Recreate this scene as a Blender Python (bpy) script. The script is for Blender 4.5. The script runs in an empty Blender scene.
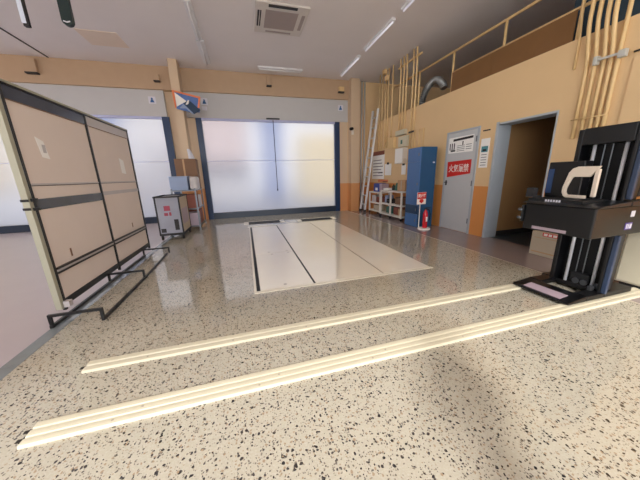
import bpy, bmesh, math, random
from mathutils import Vector, Matrix
random.seed(7)
S = bpy.context.scene
COL = S.collection
PI = math.pi

# ------------------------------------------------------------------ materials
def hexlin(c):
    def f(v):
        v /= 255.0
        return v / 12.92 if v <= 0.04045 else ((v + 0.055) / 1.055) ** 2.4
    return tuple(f(v) for v in c) + (1.0,)

def mat(name, rgb, rough=0.6, metal=0.0, var=0.08, scale=6.0, coat=0.0, spec=0.5, bump=0.0):
    """paint / plastic / metal: base colour with a slight procedural mottling and roughness variation"""
    m = bpy.data.materials.new(name)
    m.use_nodes = True
    nt = m.node_tree
    b = nt.nodes['Principled BSDF']
    b.inputs['Roughness'].default_value = rough
    b.inputs['Metallic'].default_value = metal
    b.inputs['Coat Weight'].default_value = coat
    b.inputs['Coat Roughness'].default_value = 0.08
    b.inputs['Specular IOR Level'].default_value = spec
    tc = nt.nodes.new('ShaderNodeTexCoord')
    nz = nt.nodes.new('ShaderNodeTexNoise')
    nz.inputs['Scale'].default_value = scale
    nz.inputs['Detail'].default_value = 4
    nt.links.new(tc.outputs['Object'], nz.inputs['Vector'])
    mx = nt.nodes.new('ShaderNodeMix'); mx.data_type = 'RGBA'
    c = hexlin(rgb)
    mx.inputs['A'].default_value = tuple(min(1, v * (1 - var)) for v in c[:3]) + (1,)
    mx.inputs['B'].default_value = tuple(min(1, v * (1 + var)) for v in c[:3]) + (1,)
    nt.links.new(nz.outputs['Fac'], mx.inputs['Factor'])
    nt.links.new(mx.outputs['Result'], b.inputs['Base Color'])
    if bump:
        bp = nt.nodes.new('ShaderNodeBump')
        bp.inputs['Strength'].default_value = bump
        bp.inputs['Distance'].default_value = 0.004
        n2 = nt.nodes.new('ShaderNodeTexNoise'); n2.inputs['Scale'].default_value = 90
        nt.links.new(tc.outputs['Object'], n2.inputs['Vector'])
        nt.links.new(n2.outputs['Fac'], bp.inputs['Height'])
        nt.links.new(bp.outputs['Normal'], b.inputs['Normal'])
    return m

def ior(k, v):
    M[k].node_tree.nodes['Principled BSDF'].inputs['IOR'].default_value = v

def emit_mat(name, rgb, strength):
    m = mat(name, rgb, 0.4)
    b = m.node_tree.nodes['Principled BSDF']
    b.inputs['Emission Color'].default_value = hexlin(rgb)
    b.inputs['Emission Strength'].default_value = strength
    return m

def node(nt, t, **kw):
    n = nt.nodes.new(t)
    for k, v in kw.items():
        setattr(n, k, v)
    return n

def mathn(nt, op, a, b=None):
    n = node(nt, 'ShaderNodeMath', operation=op)
    for i, v in enumerate((a, b)):
        if v is None: continue
        if isinstance(v, (int, float)): n.inputs[i].default_value = v
        else: nt.links.new(v, n.inputs[i])
    return n.outputs[0]

def mixc(nt, fac, a, b):
    n = node(nt, 'ShaderNodeMix', data_type='RGBA')
    for k, v in (('Factor', fac), ('A', a), ('B', b)):
        if isinstance(v, (tuple, float, int)): n.inputs[k].default_value = v
        else: nt.links.new(v, n.inputs[k])
    return n.outputs['Result']

def terrazzo():
    m = bpy.data.materials.new('terrazzo'); m.use_nodes = True
    nt = m.node_tree; b = nt.nodes['Principled BSDF']
    tc = node(nt, 'ShaderNodeTexCoord')
    # ragged stone outlines
    dn = node(nt, 'ShaderNodeTexNoise'); dn.inputs['Scale'].default_value = 45; dn.inputs['Detail'].default_value = 2
    nt.links.new(tc.outputs['Object'], dn.inputs['Vector'])
    vm = node(nt, 'ShaderNodeVectorMath', operation='SCALE'); vm.inputs['Scale'].default_value = 0.016
    nt.links.new(dn.outputs['Color'], vm.inputs[0])
    va = node(nt, 'ShaderNodeVectorMath', operation='ADD')
    nt.links.new(tc.outputs['Object'], va.inputs[0]); nt.links.new(vm.outputs[0], va.inputs[1])
    base = mixc(nt, 0.0, hexlin(BASE), hexlin(BASE))
    big = node(nt, 'ShaderNodeTexNoise'); big.inputs['Scale'].default_value = 1.1; big.inputs['Detail'].default_value = 5
    nt.links.new(tc.outputs['Object'], big.inputs['Vector'])
    base = mixc(nt, big.outputs['Fac'], hexlin((170, 163, 146)), hexlin((192, 185, 167)))
    fine = node(nt, 'ShaderNodeTexNoise'); fine.inputs['Scale'].default_value = 120; fine.inputs['Detail'].default_value = 3
    nt.links.new(tc.outputs['Object'], fine.inputs['Vector'])
    fr = mathn(nt, 'MULTIPLY', mathn(nt, 'SUBTRACT', fine.outputs['Fac'], 0.45), 1.3)
    frc = node(nt, 'ShaderNodeClamp'); nt.links.new(fr, frc.inputs[0])
    base = mixc(nt, frc.outputs[0], base, hexlin((206, 202, 188)))
    col = base
    # chips: three sizes of stone, each present only in some cells
    for sc, rmax, prob, c in ((64, 0.33, 0.24, (56, 52, 50)), (40, 0.28, 0.13, (32, 31, 33)), (105, 0.36, 0.26, (116, 108, 98)), (60, 0.3, 0.22, (158, 138, 114))):
        vo = node(nt, 'ShaderNodeTexVoronoi'); vo.inputs['Scale'].default_value = sc
        vo.voronoi_dimensions = '2D'
        nt.links.new(va.outputs[0], vo.inputs['Vector'])
        sp = node(nt, 'ShaderNodeSeparateColor'); nt.links.new(vo.outputs['Color'], sp.inputs[0])
        here = mathn(nt, 'LESS_THAN', sp.outputs[0], prob)
        rad = mathn(nt, 'MULTIPLY', mathn(nt, 'ADD', sp.outputs[1], 0.35), rmax / 1.1)
        inside = mathn(nt, 'LESS_THAN', vo.outputs['Distance'], rad)
        f = mathn(nt, 'MULTIPLY', here, inside)
        col = mixc(nt, f, col, hexlin(c))
    nt.links.new(col, b.inputs['Base Color'])
    # polished, with slow waviness in the polish
    rr = node(nt, 'ShaderNodeMapRange'); rr.inputs['To Min'].default_value = 0.03; rr.inputs['To Max'].default_value = 0.12
    nt.links.new(big.outputs['Fac'], rr.inputs['Value'])
    nt.links.new(rr.outputs[0], b.inputs['Roughness'])
    b.inputs['IOR'].default_value = 2.0
    return m
BASE = (188, 178, 158)

def two_tone(name, upper, lower, z_split):
    """wall paint with a dado: one colour up to z_split, another above (world height)"""
    m = mat(name, upper, 0.62, var=0.05, scale=2.0, bump=0.08)
    nt = m.node_tree; b = nt.nodes['Principled BSDF']
    link = b.inputs['Base Color'].links[0]; src = link.from_socket
    g = node(nt, 'ShaderNodeNewGeometry'); sp = node(nt, 'ShaderNodeSeparateXYZ')
    nt.links.new(g.outputs['Position'], sp.inputs[0])
    low = mathn(nt, 'LESS_THAN', sp.outputs['Z'], z_split)
    nt.links.new(mixc(nt, low, src, hexlin(lower)), b.inputs['Base Color'])
    return m

def frosted_sheet():
    """translucent shutter sheet: scatters daylight and shows the yard behind as a blur"""
    m = bpy.data.materials.new('translucent_shutter_sheet'); m.use_nodes = True
    nt = m.node_tree
    for n in list(nt.nodes): nt.nodes.remove(n)
    out = node(nt, 'ShaderNodeOutputMaterial')
    tl = node(nt, 'ShaderNodeBsdfTranslucent'); tl.inputs['Color'].default_value = (0.26, 0.262, 0.285, 1)
    rf = node(nt, 'ShaderNodeBsdfRefraction'); rf.inputs['Color'].default_value = (0.31, 0.31, 0.32, 1)
    rf.inputs['Roughness'].default_value = 0.6; rf.inputs['IOR'].default_value = 1.25
    m1 = node(nt, 'ShaderNodeMixShader'); m1.inputs[0].default_value = 0.55
    nt.links.new(tl.outputs[0], m1.inputs[1]); nt.links.new(rf.outputs[0], m1.inputs[2])
    gl = node(nt, 'ShaderNodeBsdfPrincipled')
    gl.inputs['Base Color'].default_value = (0.7, 0.71, 0.75, 1); gl.inputs['Roughness'].default_value = 0.35
    m2 = node(nt, 'ShaderNodeMixShader'); m2.inputs[0].default_value = 0.12
    nt.links.new(m1.outputs[0], m2.inputs[1]); nt.links.new(gl.outputs[0], m2.inputs[2])
    nt.links.new(m2.outputs[0], out.inputs['Surface'])
    return m

M = {}
def mk(k, *a, **kw): M[k] = mat(k, *a, **kw)
M['terrazzo'] = terrazzo()
M['wall'] = two_tone('tan_wall_paint', (224, 192, 146), (214, 144, 78), 0.93)
M['column'] = two_tone('column_paint', (206, 182, 154), (208, 146, 92), 0.93)
M['sheet'] = frosted_sheet()
mk('band', (184, 156, 128), 0.6, var=0.05)
mk('ceiling', (226, 221, 222), 0.8, var=0.04, scale=1.5, bump=0.1)
mk('header', (190, 189, 190), 0.5, var=0.03)
mk('jamb', (20, 48, 86), 0.35, var=0.1)
mk('darkbar', (13, 34, 58), 0.35, var=0.1)
mk('sidefloor', (184, 172, 174), 0.3, var=0.06, scale=2.5)
mk('rightfloor', (150, 136, 134), 0.12, var=0.08, scale=3)
mk('strip', (128, 134, 136), 0.1, var=0.2, scale=9); ior('strip', 1.7)
mk('plate', (242, 234, 216), 0.08, var=0.04, scale=2)
mk('plateedge', (232, 224, 204), 0.15, var=0.04)
ior('plate', 1.9); ior('rightfloor', 1.9)
mk('seam', (172, 160, 142), 0.4)
mk('slot', (14, 14, 16), 0.6)
mk('grate', (16, 20, 27), 0.6, 0.0)
mk('cream', (206, 198, 174), 0.4, var=0.04)
mk('holeshade', (40, 34, 28), 0.9)
mk('black', (7, 8, 11), 0.36, var=0.2, scale=14)
mk('blackmatt', (8, 9, 12), 0.7, var=0.2)
mk('tabletop', (16, 22, 31), 0.3, var=0.25, scale=8)
mk('chrome', (222, 224, 230), 0.3, 0.25, var=0.03)
mk('steel', (120, 124, 130), 0.3, 0.9)
mk('bluegrey', (44, 58, 82), 0.35, var=0.15)
mk('screen', (40, 66, 108), 0.3, var=0.2)
mk('pinklabel', (164, 146, 156), 0.5)
mk('whitelabel', (210, 210, 220), 0.5)
mk('purplelabel', (96, 78, 150), 0.5)
mk('handle', (220, 206, 188), 0.35, var=0.04)
mk('conduit', (224, 192, 138), 0.45, var=0.06, scale=10)
mk('conduitfar', (226, 194, 142), 0.45, var=0.06, scale=10)
mk('clamp', (190, 190, 184), 0.4)
mk('rail', (222, 190, 138), 0.45)
mk('loftboard', (120, 84, 46), 0.7, var=0.12, scale=5)
mk('loftwall', (118, 106, 96), 0.8)
mk('loftcabinet', (44, 66, 82), 0.5)
mk('duct', (150, 154, 156), 0.35, 0.7, var=0.15)
mk('greytrim', (172, 180, 188), 0.45, var=0.04)
mk('door', (196, 198, 200), 0.5, var=0.03)
mk('paper', (244, 243, 240), 0.8, var=0.03)
mk('ink', (46, 44, 48), 0.8)
mk('greyink', (128, 126, 130), 0.8)
mk('signred', (206, 40, 34), 0.5, var=0.05)
mk('signwhite', (240, 232, 226), 0.6)
mk('teal', (80, 140, 150), 0.6)
mk('corridorwall', (188, 146, 98), 0.7, var=0.1, scale=2)
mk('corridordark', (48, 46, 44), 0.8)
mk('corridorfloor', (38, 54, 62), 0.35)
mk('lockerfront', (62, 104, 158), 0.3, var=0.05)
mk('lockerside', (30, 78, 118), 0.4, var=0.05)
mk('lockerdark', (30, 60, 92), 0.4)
mk('extred', (200, 26, 40), 0.25, coat=0.4)
mk('shelfwhite', (222, 216, 206), 0.45, var=0.04)
mk('dark', (36, 34, 36), 0.6)
mk('cardboard', (188, 152, 116), 0.8, var=0.08)
mk('boxpaper', (186, 172, 150), 0.7, var=0.05)
mk('brown', (126, 96, 74), 0.8, var=0.12)
mk('redbrown', (134, 78, 64), 0.7, var=0.12)
mk('binblue', (140, 156, 186), 0.45, var=0.08)
mk('blueobj', (30, 64, 150), 0.4)
mk('greenobj', (62, 108, 96), 0.5)
mk('cartgrey', (150, 152, 164), 0.4, var=0.15, scale=5)
mk('alum', (212, 212, 212), 0.4, 0.2, var=0.06)
mk('boardframe', (168, 166, 148), 0.45, 0.2, var=0.06)
mk('boardpanel', (224, 211, 202), 0.6, var=0.04, scale=3)
mk('boardblack', (14, 14, 17), 0.4, var=0.2)
mk('tape', (62, 66, 80), 0.14, var=0.3, scale=4)
mk('tapepale', (190, 184, 184), 0.4, var=0.12)  # pale tone also stands for reflection on the second bay's dark tape
mk('acwhite', (206, 200, 196), 0.5, var=0.03)
mk('acgrille', (160, 148, 146), 0.7, var=0.05, bump=0.3)
mk('access', (224, 208, 194), 0.7, var=0.04)
mk('lampbody', (222, 222, 226), 0.4)
M['tube'] = emit_mat('lit_tube', (238, 236, 246), 0.07)
mk('pendwhite', (214, 222, 236), 0.4)
mk('penddark', (20, 40, 40), 0.4)
mk('orange', (226, 128, 84), 0.5)
mk('adblue', (82, 112, 172), 0.45, var=0.2, scale=9)
mk('adwhite', (236, 232, 226), 0.5)
mk('addark', (36, 58, 86), 0.4)
mk('redink', (156, 66, 82), 0.6)
mk('figblue', (40, 92, 150), 0.6)
mk('asphalt', (150, 156, 172), 0.9, var=0.1)
mk('concrete', (200, 196, 186), 0.9, var=0.08)
mk('outpink', (242, 216, 208), 0.8)
mk('outcream', (255, 228, 168), 0.8)
mk('outblue', (120, 150, 210), 0.6)
mk('outwhite', (240, 238, 236), 0.8)
mk('lavender', (188, 192, 226), 0.8)

# ------------------------------------------------------------------ mesh helpers
def box(bm, x0, x1, y0, y1, z0, z1):
    vs = [bm.verts.new((x, y, z)) for z in (z0, z1) for y in (y0, y1) for x in (x0, x1)]
    for f in ((0, 2, 3, 1), (4, 5, 7, 6), (0, 1, 5, 4), (1, 3, 7, 5), (3, 2, 6, 7), (2, 0, 4, 6)):
        bm.faces.new([vs[i] for i in f])
    return vs

def quadprism(bm, pts, d):
    """polygon pts (list of 3D) extruded by vector d"""
    d = Vector(d)
    a = [bm.verts.new(p) for p in pts]
    b = [bm.verts.new(Vector(p) + d) for p in pts]
    n = len(pts)
    bm.faces.new(a); bm.faces.new(list(reversed(b)))
    for i in range(n):
        bm.faces.new([a[i], b[i], b[(i + 1) % n], a[(i + 1) % n]])

def tube(bm, pts, r, seg=10, caps=True):
    pts = [Vector(p) for p in pts]
    rings = []
    up = None
    for i, p in enumerate(pts):
        t = (pts[min(i + 1, len(pts) - 1)] - pts[max(i - 1, 0)]).normalized()
        if up is None:
            up = Vector((0, 0, 1)) if abs(t.z) < 0.9 else Vector((1, 0, 0))
        u = t.cross(up)
        if u.length < 1e-5: u = t.cross(Vector((0, 1, 0)))
        u.normalize(); v = u.cross(t).normalized(); up = v
        rr = r[i] if isinstance(r, (list, tuple)) else r
        rings.append([bm.verts.new(p + rr * (math.cos(a) * u + math.sin(a) * v)) for a in [2 * PI * k / seg for k in range(seg)]])
    for A, B in zip(rings, rings[1:]):
        for k in range(seg):
            bm.faces.new([A[k], A[(k + 1) % seg], B[(k + 1) % seg], B[k]])
    if caps:
        bm.faces.new(list(reversed(rings[0]))); bm.faces.new(rings[-1])

def lathe(bm, cx, cy, prof, seg=20):
    """prof: list of (r, z) from bottom to top"""
    rings = [[bm.verts.new((cx + r * math.cos(2 * PI * k / seg), cy + r * math.sin(2 * PI * k / seg), z)) for k in range(seg)] for r, z in prof]
    for A, B in zip(rings, rings[1:]):
        for k in range(seg):
            bm.faces.new([A[k], A[(k + 1) % seg], B[(k + 1) % seg], B[k]])
    bm.faces.new(list(reversed(rings[0]))); bm.faces.new(rings[-1])

def sq(bm, p, q, w):
    """square bar from p to q"""
    p, q = Vector(p), Vector(q); t = (q - p).normalized()
    u = t.cross(Vector((0, 0, 1)))
    if u.length < 1e-4: u = Vector((1, 0, 0))
    u.normalize(); v = t.cross(u)
    h = w / 2
    quadprism(bm, [p + h * (a * u + b * v) for a, b in ((1, 1), (-1, 1), (-1, -1), (1, -1))], q - p)

def new():
    return bmesh.new()

def obj(name, bm, material, parent=None, bevel=0.0, smooth=False, seg=2):
    me = bpy.data.meshes.new(name)
    bmesh.ops.recalc_face_normals(bm, faces=bm.faces)
    bm.to_mesh(me); bm.free()
    if isinstance(material, str): material = M[material]
    me.materials.append(material)
    o = bpy.data.objects.new(name, me)
    COL.objects.link(o)
    if smooth:
        for p in me.polygons: p.use_smooth = True
    if bevel:
        md = o.modifiers.new('bevel', 'BEVEL'); md.width = bevel; md.segments = seg; md.limit_method = 'ANGLE'
        md.angle_limit = math.radians(50)
    if parent:
        o.parent = parent
        o.matrix_parent_inverse = Matrix.Translation(parent.location).inverted() if parent.type == 'EMPTY' else Matrix()
    return o

def thing(name, label, cat, loc, group=None):
    o = bpy.data.objects.new(name, None)
    o.empty_display_size = 0.1
    COL.objects.link(o); o.location = loc
    return tag(o, label, cat, group)

def tag(o, label, cat, group=None):
    o['label'] = label; o['category'] = cat
    if group: o['group'] = group
    return o

def struct(name, bm, m, parent=None, bevel=0.0):
    o = obj(name, bm, m, parent, bevel)
    if parent is None: o['kind'] = 'structure'
    return o

def part(name, m, parent, *boxes, bevel=0.0):
    bm = new()
    for b in boxes: box(bm, *b)
    return obj(name, bm, m, parent, bevel)

def text_mesh(name, body, size, m, parent, loc, rx, rz, width=None, height=None, extrude=0.001, bold=0.0, rot=None):
    cu = bpy.data.curves.new(name, 'FONT')
    cu.body = body; cu.size = size; cu.align_x = 'CENTER'; cu.align_y = 'CENTER'; cu.extrude = extrude; cu.offset = bold
    tmp = bpy.data.objects.new(name + '_curve', cu); COL.objects.link(tmp)
    dg = bpy.context.evaluated_depsgraph_get()
    me = bpy.data.meshes.new_from_object(tmp.evaluated_get(dg))
    bpy.data.objects.remove(tmp); bpy.data.curves.remove(cu)
    xs = [v.co.x for v in me.vertices]; ys = [v.co.y for v in me.vertices]
    if xs:
        cx, cy = (min(xs) + max(xs)) / 2, (min(ys) + max(ys)) / 2
        sx = width / (max(xs) - min(xs)) if width else 1
        sy = height / (max(ys) - min(ys)) if height else sx
        for v in me.vertices: v.co = ((v.co.x - cx) * sx, (v.co.y - cy) * sy, v.co.z)
    mtx = Matrix.Translation(loc) @ (rot if rot else (Matrix.Rotation(rz, 4, 'Z') @ Matrix.Rotation(rx, 4, 'X')))
    me.transform(mtx)
    me.materials.clear(); me.materials.append(M[m])
    o = bpy.data.objects.new(name, me); COL.objects.link(o)
    o.parent = parent
    o.matrix_parent_inverse = Matrix.Translation(parent.location).inverted() if parent.type == 'EMPTY' else Matrix()
    return o

# ------------------------------------------------------------------ room shell
CZ = 4.05          # ceiling height
WX = 4.17          # right wall face
BY = 8.25          # back wall face
def shell(name, m, *boxes):
    bm = new()
    for b in boxes: box(bm, *b)
    return struct(name, bm, m)

shell('floor_main', 'terrazzo', (-1.61, 3.30, -3.5, 8.6, -0.2, 0.0))
shell('floor_left', 'sidefloor', (-9.0, -1.715, -3.5, 8.6, -0.2, 0.0))
shell('floor_right', 'rightfloor', (3.32, 4.30, -3.5, 8.6, -0.2, 0.0))
shell('floor_corridor', 'corridorfloor', (4.30, 7.2, 2.3, 4.2, -0.2, -0.002))
# grey edging strip, jointed
bm = new(); y = -2.2
while y < 8.5:
    box(bm, -1.713, -1.612, y, min(y + 0.595, 8.6), -0.2, 0.001); y += 0.6
struct('trim_1', bm, 'strip')
shell('trim_2', 'seam', (3.301, 3.319, -3.5, 8.6, -0.2, 0.002))

shell('ceiling', 'ceiling', (-9.2, 8.2, -3.7, 8.8, CZ, CZ + 0.2))
shell('trim_3', 'dark', (-4.145, -4.115, -3.5, 8.2, CZ - 0.012, CZ - 0.001))

# back wall: band above the header, piers beside the shutters
bm = new()
box(bm, -9.0, 8.0, BY, 8.6, 3.50, CZ)
box(bm, 3.37, 8.0, BY, 8.6, 0.0, 3.50)
struct('wall_back', bm, M['wall'])
shell('wall_back_band', 'band', (-9.0, 3.45, 8.21, BY - 0.001, 3.50, CZ))
shell('wall_left', 'band', (-9.2, -9.0, -3.5, 8.6, 0, 0.9), (-9.2, -9.0, -3.5, 8.6, 3.4, CZ), (-9.2, -9.0, -3.5, -2.6, 0.9, 3.4), (-9.2, -9.0, 6.0, 8.6, 0.9, 3.4), (-9.2, -9.0, 1.1, 1.4, 0.9, 3.4))  # window openings added out of view to fill-light right wall and ceiling
shell('outside_ground_side', 'concrete', (-40, -9.25, -3.7, 8.61, -0.3, -0.05))
# rear wall with two big open doorways, daylight behind the viewer
shell('wall_rear', 'band', (-9.0, -4.4, -3.7, -3.5, 0, CZ), (-4.4, 4.42, -3.7, -3.5, 3.98, CZ), (4.0, 4.42, -3.7, -3.5, 0, 3.979))

# right wall, doorway cut out, top of the wall is the loft edge
Y0, Y1, OZ = 2.69, 3.57, 1.955
LT = 2.77
bm = new()
box(bm, WX, 4.42, -3.5, Y0, 0, LT)
box(bm, WX, 4.42, Y1, 8.25, 0, LT)
box(bm, WX, 4.42, Y0, Y1, OZ, LT)
struct('wall_right', bm, M['wall'])
shell('floor_loft', 'loftboard', (4.425, 8.0, -3.5, 8.25, 2.65, 2.765))
shell('wall_loft', 'loftwall', (7.9, 8.1, -3.5, 8.25, 2.77, CZ))
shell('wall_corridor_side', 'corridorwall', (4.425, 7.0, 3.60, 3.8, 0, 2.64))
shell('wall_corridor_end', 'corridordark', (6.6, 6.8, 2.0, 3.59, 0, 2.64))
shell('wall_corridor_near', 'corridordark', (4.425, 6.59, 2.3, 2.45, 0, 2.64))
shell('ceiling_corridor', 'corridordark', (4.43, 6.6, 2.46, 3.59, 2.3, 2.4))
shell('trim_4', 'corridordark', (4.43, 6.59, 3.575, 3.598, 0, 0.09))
# grey steel lining of the doorway
shell('trim_5', 'greytrim', (WX - 0.02, 4.43, Y1 - 0.03, Y1 + 0.012, 0, OZ + 0.03), (WX - 0.012, 4.43, Y0 - 0.004, Y0 + 0.012, 0, OZ + 0.016), (WX - 0.012, 4.43, Y0 + 0.012, Y1 - 0.03, OZ - 0.012, OZ + 0.016))

# column between the shutters, pier in the corner
shell('column_middle', 'column', (-1.54, -1.345, 7.70, 8.06, 0, CZ))
shell('wall_back_pier', 'column', (-1.855, -1.18, 8.32, 8.6, 0, 3.49))
shell('column_corner', 'column', (3.38, 3.66, 8.00, 8.245, 0, CZ))
shell('trim_6', 'column', (3.70, 3.76, 8.16, 8.245, 0.0, CZ))

# shutters
def shutter(idx, x0, x1, hx0, hx1):
    r = bpy.data.objects.new('door_%d' % idx, None); COL.objects.link(r); r.location = (0.5 * (x0 + x1), 8.3, 0)
    r['kind'] = 'structure'
    bm = new(); zt = 3.1; zz = 0.17
    # sheet with faint horizontal hem at mid height
    vs = [bm.verts.new(p) for p in ((x0, 8.33, 0.1), (x1, 8.33, 0.1), (x1, 8.33, zt), (x0, 8.33, zt))]
    bm.faces.new(vs)
    sh = obj('shutter_curtain', bm, 'sheet', r)
    part('hem_bar', 'lavender', r, (x0, x1, 8.318, 8.326, 1.70, 1.712))
    part('bottom_bar', 'darkbar', r, (x0, x1, 8.27, 8.39, 0.0, 0.185))
    part('header_box', 'header', r, (hx0, hx1, BY, 8.6, 2.86, 3.495))
    part('header_lip', 'lavender', r, (x0, x1, 8.262, 8.32, 2.80, 2.858))
    return r
d1 = shutter(1, -8.9, -2.0, -9.0, -1.86)
part('guide_rail', 'jamb', d1, (-2.0, -1.82, 8.262, 8.42, 0, 2.858))
d2 = shutter(2, -1.02, 2.93, -1.40, 3.375)
part('guide_rail', 'jamb', d2, (-1.17, -1.02, 8.262, 8.42, 0, 2.858))
part('guide_rail', 'jamb', d2, (2.93, 3.09, 8.262, 8.42, 0, 2.858))
part('guide_cover', 'column', d2, (3.095, 3.368, 8.262, 8.42, 0, 2.858))

# ------------------------------------------------------------------ the yard outside
shell('outside_ground', 'asphalt', (-40, 40, 8.62, 50, -0.3, -0.05))
shell('outside_ground_rear', 'concrete', (-40, 40, -50, -3.71, -0.3, -0.05))
shell('outside_wall_pink', 'outpink', (-2.6, 0.2, 15, 16, 2.0, 4.2), )
shell('outside_wall_white', 'outwhite', (-7.5, 0.4, 16.01, 17, -0.05, 4.2))
shell('outside_wall_cream', 'outcream', (3.0, 10.5, 15, 18, -0.05, 3.4))
shell('outside_wall_blue', 'outblue', (0.9, 1.9, 14, 15, -0.05, 4.2))
shell('outside_wall_lavender', 'outcream', (-26, -8.8, 13, 15, 0.9, 4.2))
shell('outside_wall_rose', 'outpink', (-6.6, -5.6, 13, 15, -0.05, 2.6))
shell('outside_wall_sky', 'outblue', (-5.4, -4.7, 13, 14, 1.8, 4.2))

# ------------------------------------------------------------------ floor fittings
def plate(name, label, x0, x1, y0, y1, m='plate'):
    o = part(name, m, None, (x0, x1, y0, y1, 0.0015, 0.006), bevel=0.0015)
    return tag(o, label, 'floor plate')
pit_a = plate('cover_plate', 'pale pit cover plate between the two black slots, end towards the guide rails', 0.048, 0.648, 2.62, 3.985)
pit_b = plate('cover_plate', 'pale pit cover plate between the two black slots, end towards the shutter', 0.048, 0.648, 3.995, 6.38)
plate('cover_plate', 'broad cream floor plate between the black slot and the brown seam', 0.672, 1.535, 2.62, 6.42)
plate('cover_plate', 'outer cream floor plate on the locker side of the brown seam', 1.553, 2.215, 2.62, 6.42)
o = part('edge_strip', 'plateedge', None, (-0.02, 2.235, 2.56, 2.612, 0.001, 0.007), bevel=0.002); tag(o, 'narrow cream edge strip along the near ends of the floor plates', 'floor strip')
o = part('edge_strip', 'plateedge', None, (-0.05, 2.3, 6.45, 6.55, 0.001, 0.006)); tag(o, 'pale edge strip along the shutter ends of the floor plates', 'floor strip')
o = part('slot_gap_strip', 'slot', None, (0.008, 0.044, 2.62, 6.40, 0.0015, 0.0055)); tag(o, 'long black strip drawn for the unlit slot on the open side of the pit cover plates', 'slot')  # flat black strip paints the darkness of an open gap
o = part('slot_gap_strip', 'slot', None, (0.650, 0.670, 2.62, 6.40, 0.0015, 0.0055)); tag(o, 'long black strip drawn for the unlit slot between pit cover plates and broad cream plate', 'slot')  # black colour stands for the shade inside this gap
o = part('seam_strip', 'seam', None, (1.539, 1.549, 2.62, 6.42, 0.001, 0.0055)); tag(o, 'thin brown seam strip between the two cream floor plates', 'floor seam')
o = part('edge_strip', 'plateedge', None, (-0.02, 0.006, 2.62, 6.44, 0.001, 0.006)); tag(o, 'pale edge strip running beside the outer black slot', 'floor strip')
# lifting sockets on the cover plates
for pl, spots in ((pit_a, ((0.30, 3.93), (0.56, 3.93), (0.33, 2.70))), (pit_b, ((0.26, 4.06), (0.56, 4.06)))):
    for x, y in spots:
        bm = new(); lathe(bm, x, y, [(0.020, 0.0062), (0.018, 0.0075)], 14)
        obj('lifting_socket', bm, 'seam', pl)
def grate(label, x0, x1, y0, y1):
    r = thing('drain_grate', label, 'drain grate', (0.5 * (x0 + x1), 0.5 * (y0 + y1), 0.0))
    part('grate_frame', 'plateedge', r, (x0 - 0.12, x0, y0, y1, 0.001, 0.012), (x1, x1 + 0.12, y0, y1, 0.001, 0.012), (x0, x1, y1, y1 + 0.03, 0.001, 0.012))
    part('grate_tray', 'slot', r, (x0, x1, y0, y1, 0.001, 0.004))
    bm = new(); n = 26
    for k in range(n):
        x = x0 + (k + 0.5) * (x1 - x0) / n
        box(bm, x - 0.006, x + 0.006, y0 + 0.004, y1 - 0.004, 0.0042, 0.0125)
    box(bm, x0, x1, y0 + 0.18, y0 + 0.195, 0.0125, 0.0135)
    obj('grate_bars', bm, 'grate', r)
grate('dark drain grate before the shutter, in line with the pit cover plates', -0.02, 0.82, 6.85, 7.22)
grate('dark drain grate before the shutter, in line with the cream floor plates', 1.40, 2.28, 6.74, 7.04)

def floor_rail(label, x0, x1, y0, y1, ridges):
    """ribbed steel floor rail: rounded ribs with grooves, dark floor patches stand for its hollow ends"""
    r = thing('floor_rail', label, 'floor rail', (x0, 0.5 * (y0 + y1), 0))
    w = (y1 - y0) / ridges
    prof = [(y0, 0.001)]
    for k in range(ridges):
        a = y0 + k * w
        prof += [(a + 0.05 * w, 0.013), (a + 0.12 * w, 0.0165), (a + 0.45 * w, 0.0178), (a + 0.80 * w, 0.0172), (a + 0.90 * w, 0.014)]
        if k < ridges - 1: prof += [(a + 0.97 * w, 0.006)]
    prof += [(y1, 0.001)]
    bm = new()
    quadprism(bm, [(x0, p[0], p[1]) for p in prof], (x1 - x0, 0, 0))
    obj('rail_body', bm, 'cream', r)
    for k in range(ridges - 0):
        a = y0 + k * w
        if k == 0: continue
        part('end_dark_patch', 'holeshade', r, (x0 - 0.035, x0 - 0.001, a - 0.16 * w, a + 0.20 * w, 0.001, 0.005))  # flat dark patch on the floor paints the shade of an open end
    n = 7
    for k in range(n):
        for j in range(1, ridges):
            x = x0 + 0.25 + k * (x1 - x0 - 0.4) / (n - 1) + 0.12 * j
            bm = new(); lathe(bm, x, y0 + (j - 0.5) * w, [(0.007, 0.017), (0.006, 0.0195)], 10)
            obj('screw', bm, 'seam', r)
floor_rail('cream double-ribbed floor rail nearer the floor plates, ending at the black lift', -1.137, 2.655, 1.755, 1.868, 2)
floor_rail('cream triple-ribbed floor rail farther from the floor plates, running along the open floor', -1.14, 3.68, 1.265, 1.405, 3)

# ------------------------------------------------------------------ black wheel lift
L = thing('wheel_lift', 'tall black column lift with chrome guide rods standing on the floor rails', 'lift', (3.05, 1.6, 0))
bm = new()  # base tray: sloped nose and an open well
zt = 0.075
def ramp(bm, x0, x1, y0, y1, z0, zl, zr):
    quadprism(bm, [(x0, y0, z0), (x1, y0, z0), (x1, y0, zr), (x0, y0, zl)], (0, y1 - y0, 0))
ramp(bm, 2.63, 2.86, 1.335, 1.835, 0.026, 0.045, zt)
box(bm, 2.86, 3.10, 1.335, 1.44, 0.026, zt)
box(bm, 2.86, 3.10, 1.72, 1.835, 0.026, zt)
box(bm, 3.10, 3.50, 1.335, 1.87, 0.026, zt)
base = obj('base', bm, 'black', L, bevel=0.012)
bm = new(); quadprism(bm, [(2.652, 1.42, 0.0488), (2.76, 1.42, 0.0628), (2.76, 1.74, 0.0628), (2.652, 1.74, 0.0488)], (-0.0005, 0, 0.004))
obj('label_plate', bm, 'pinklabel', base)
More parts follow.
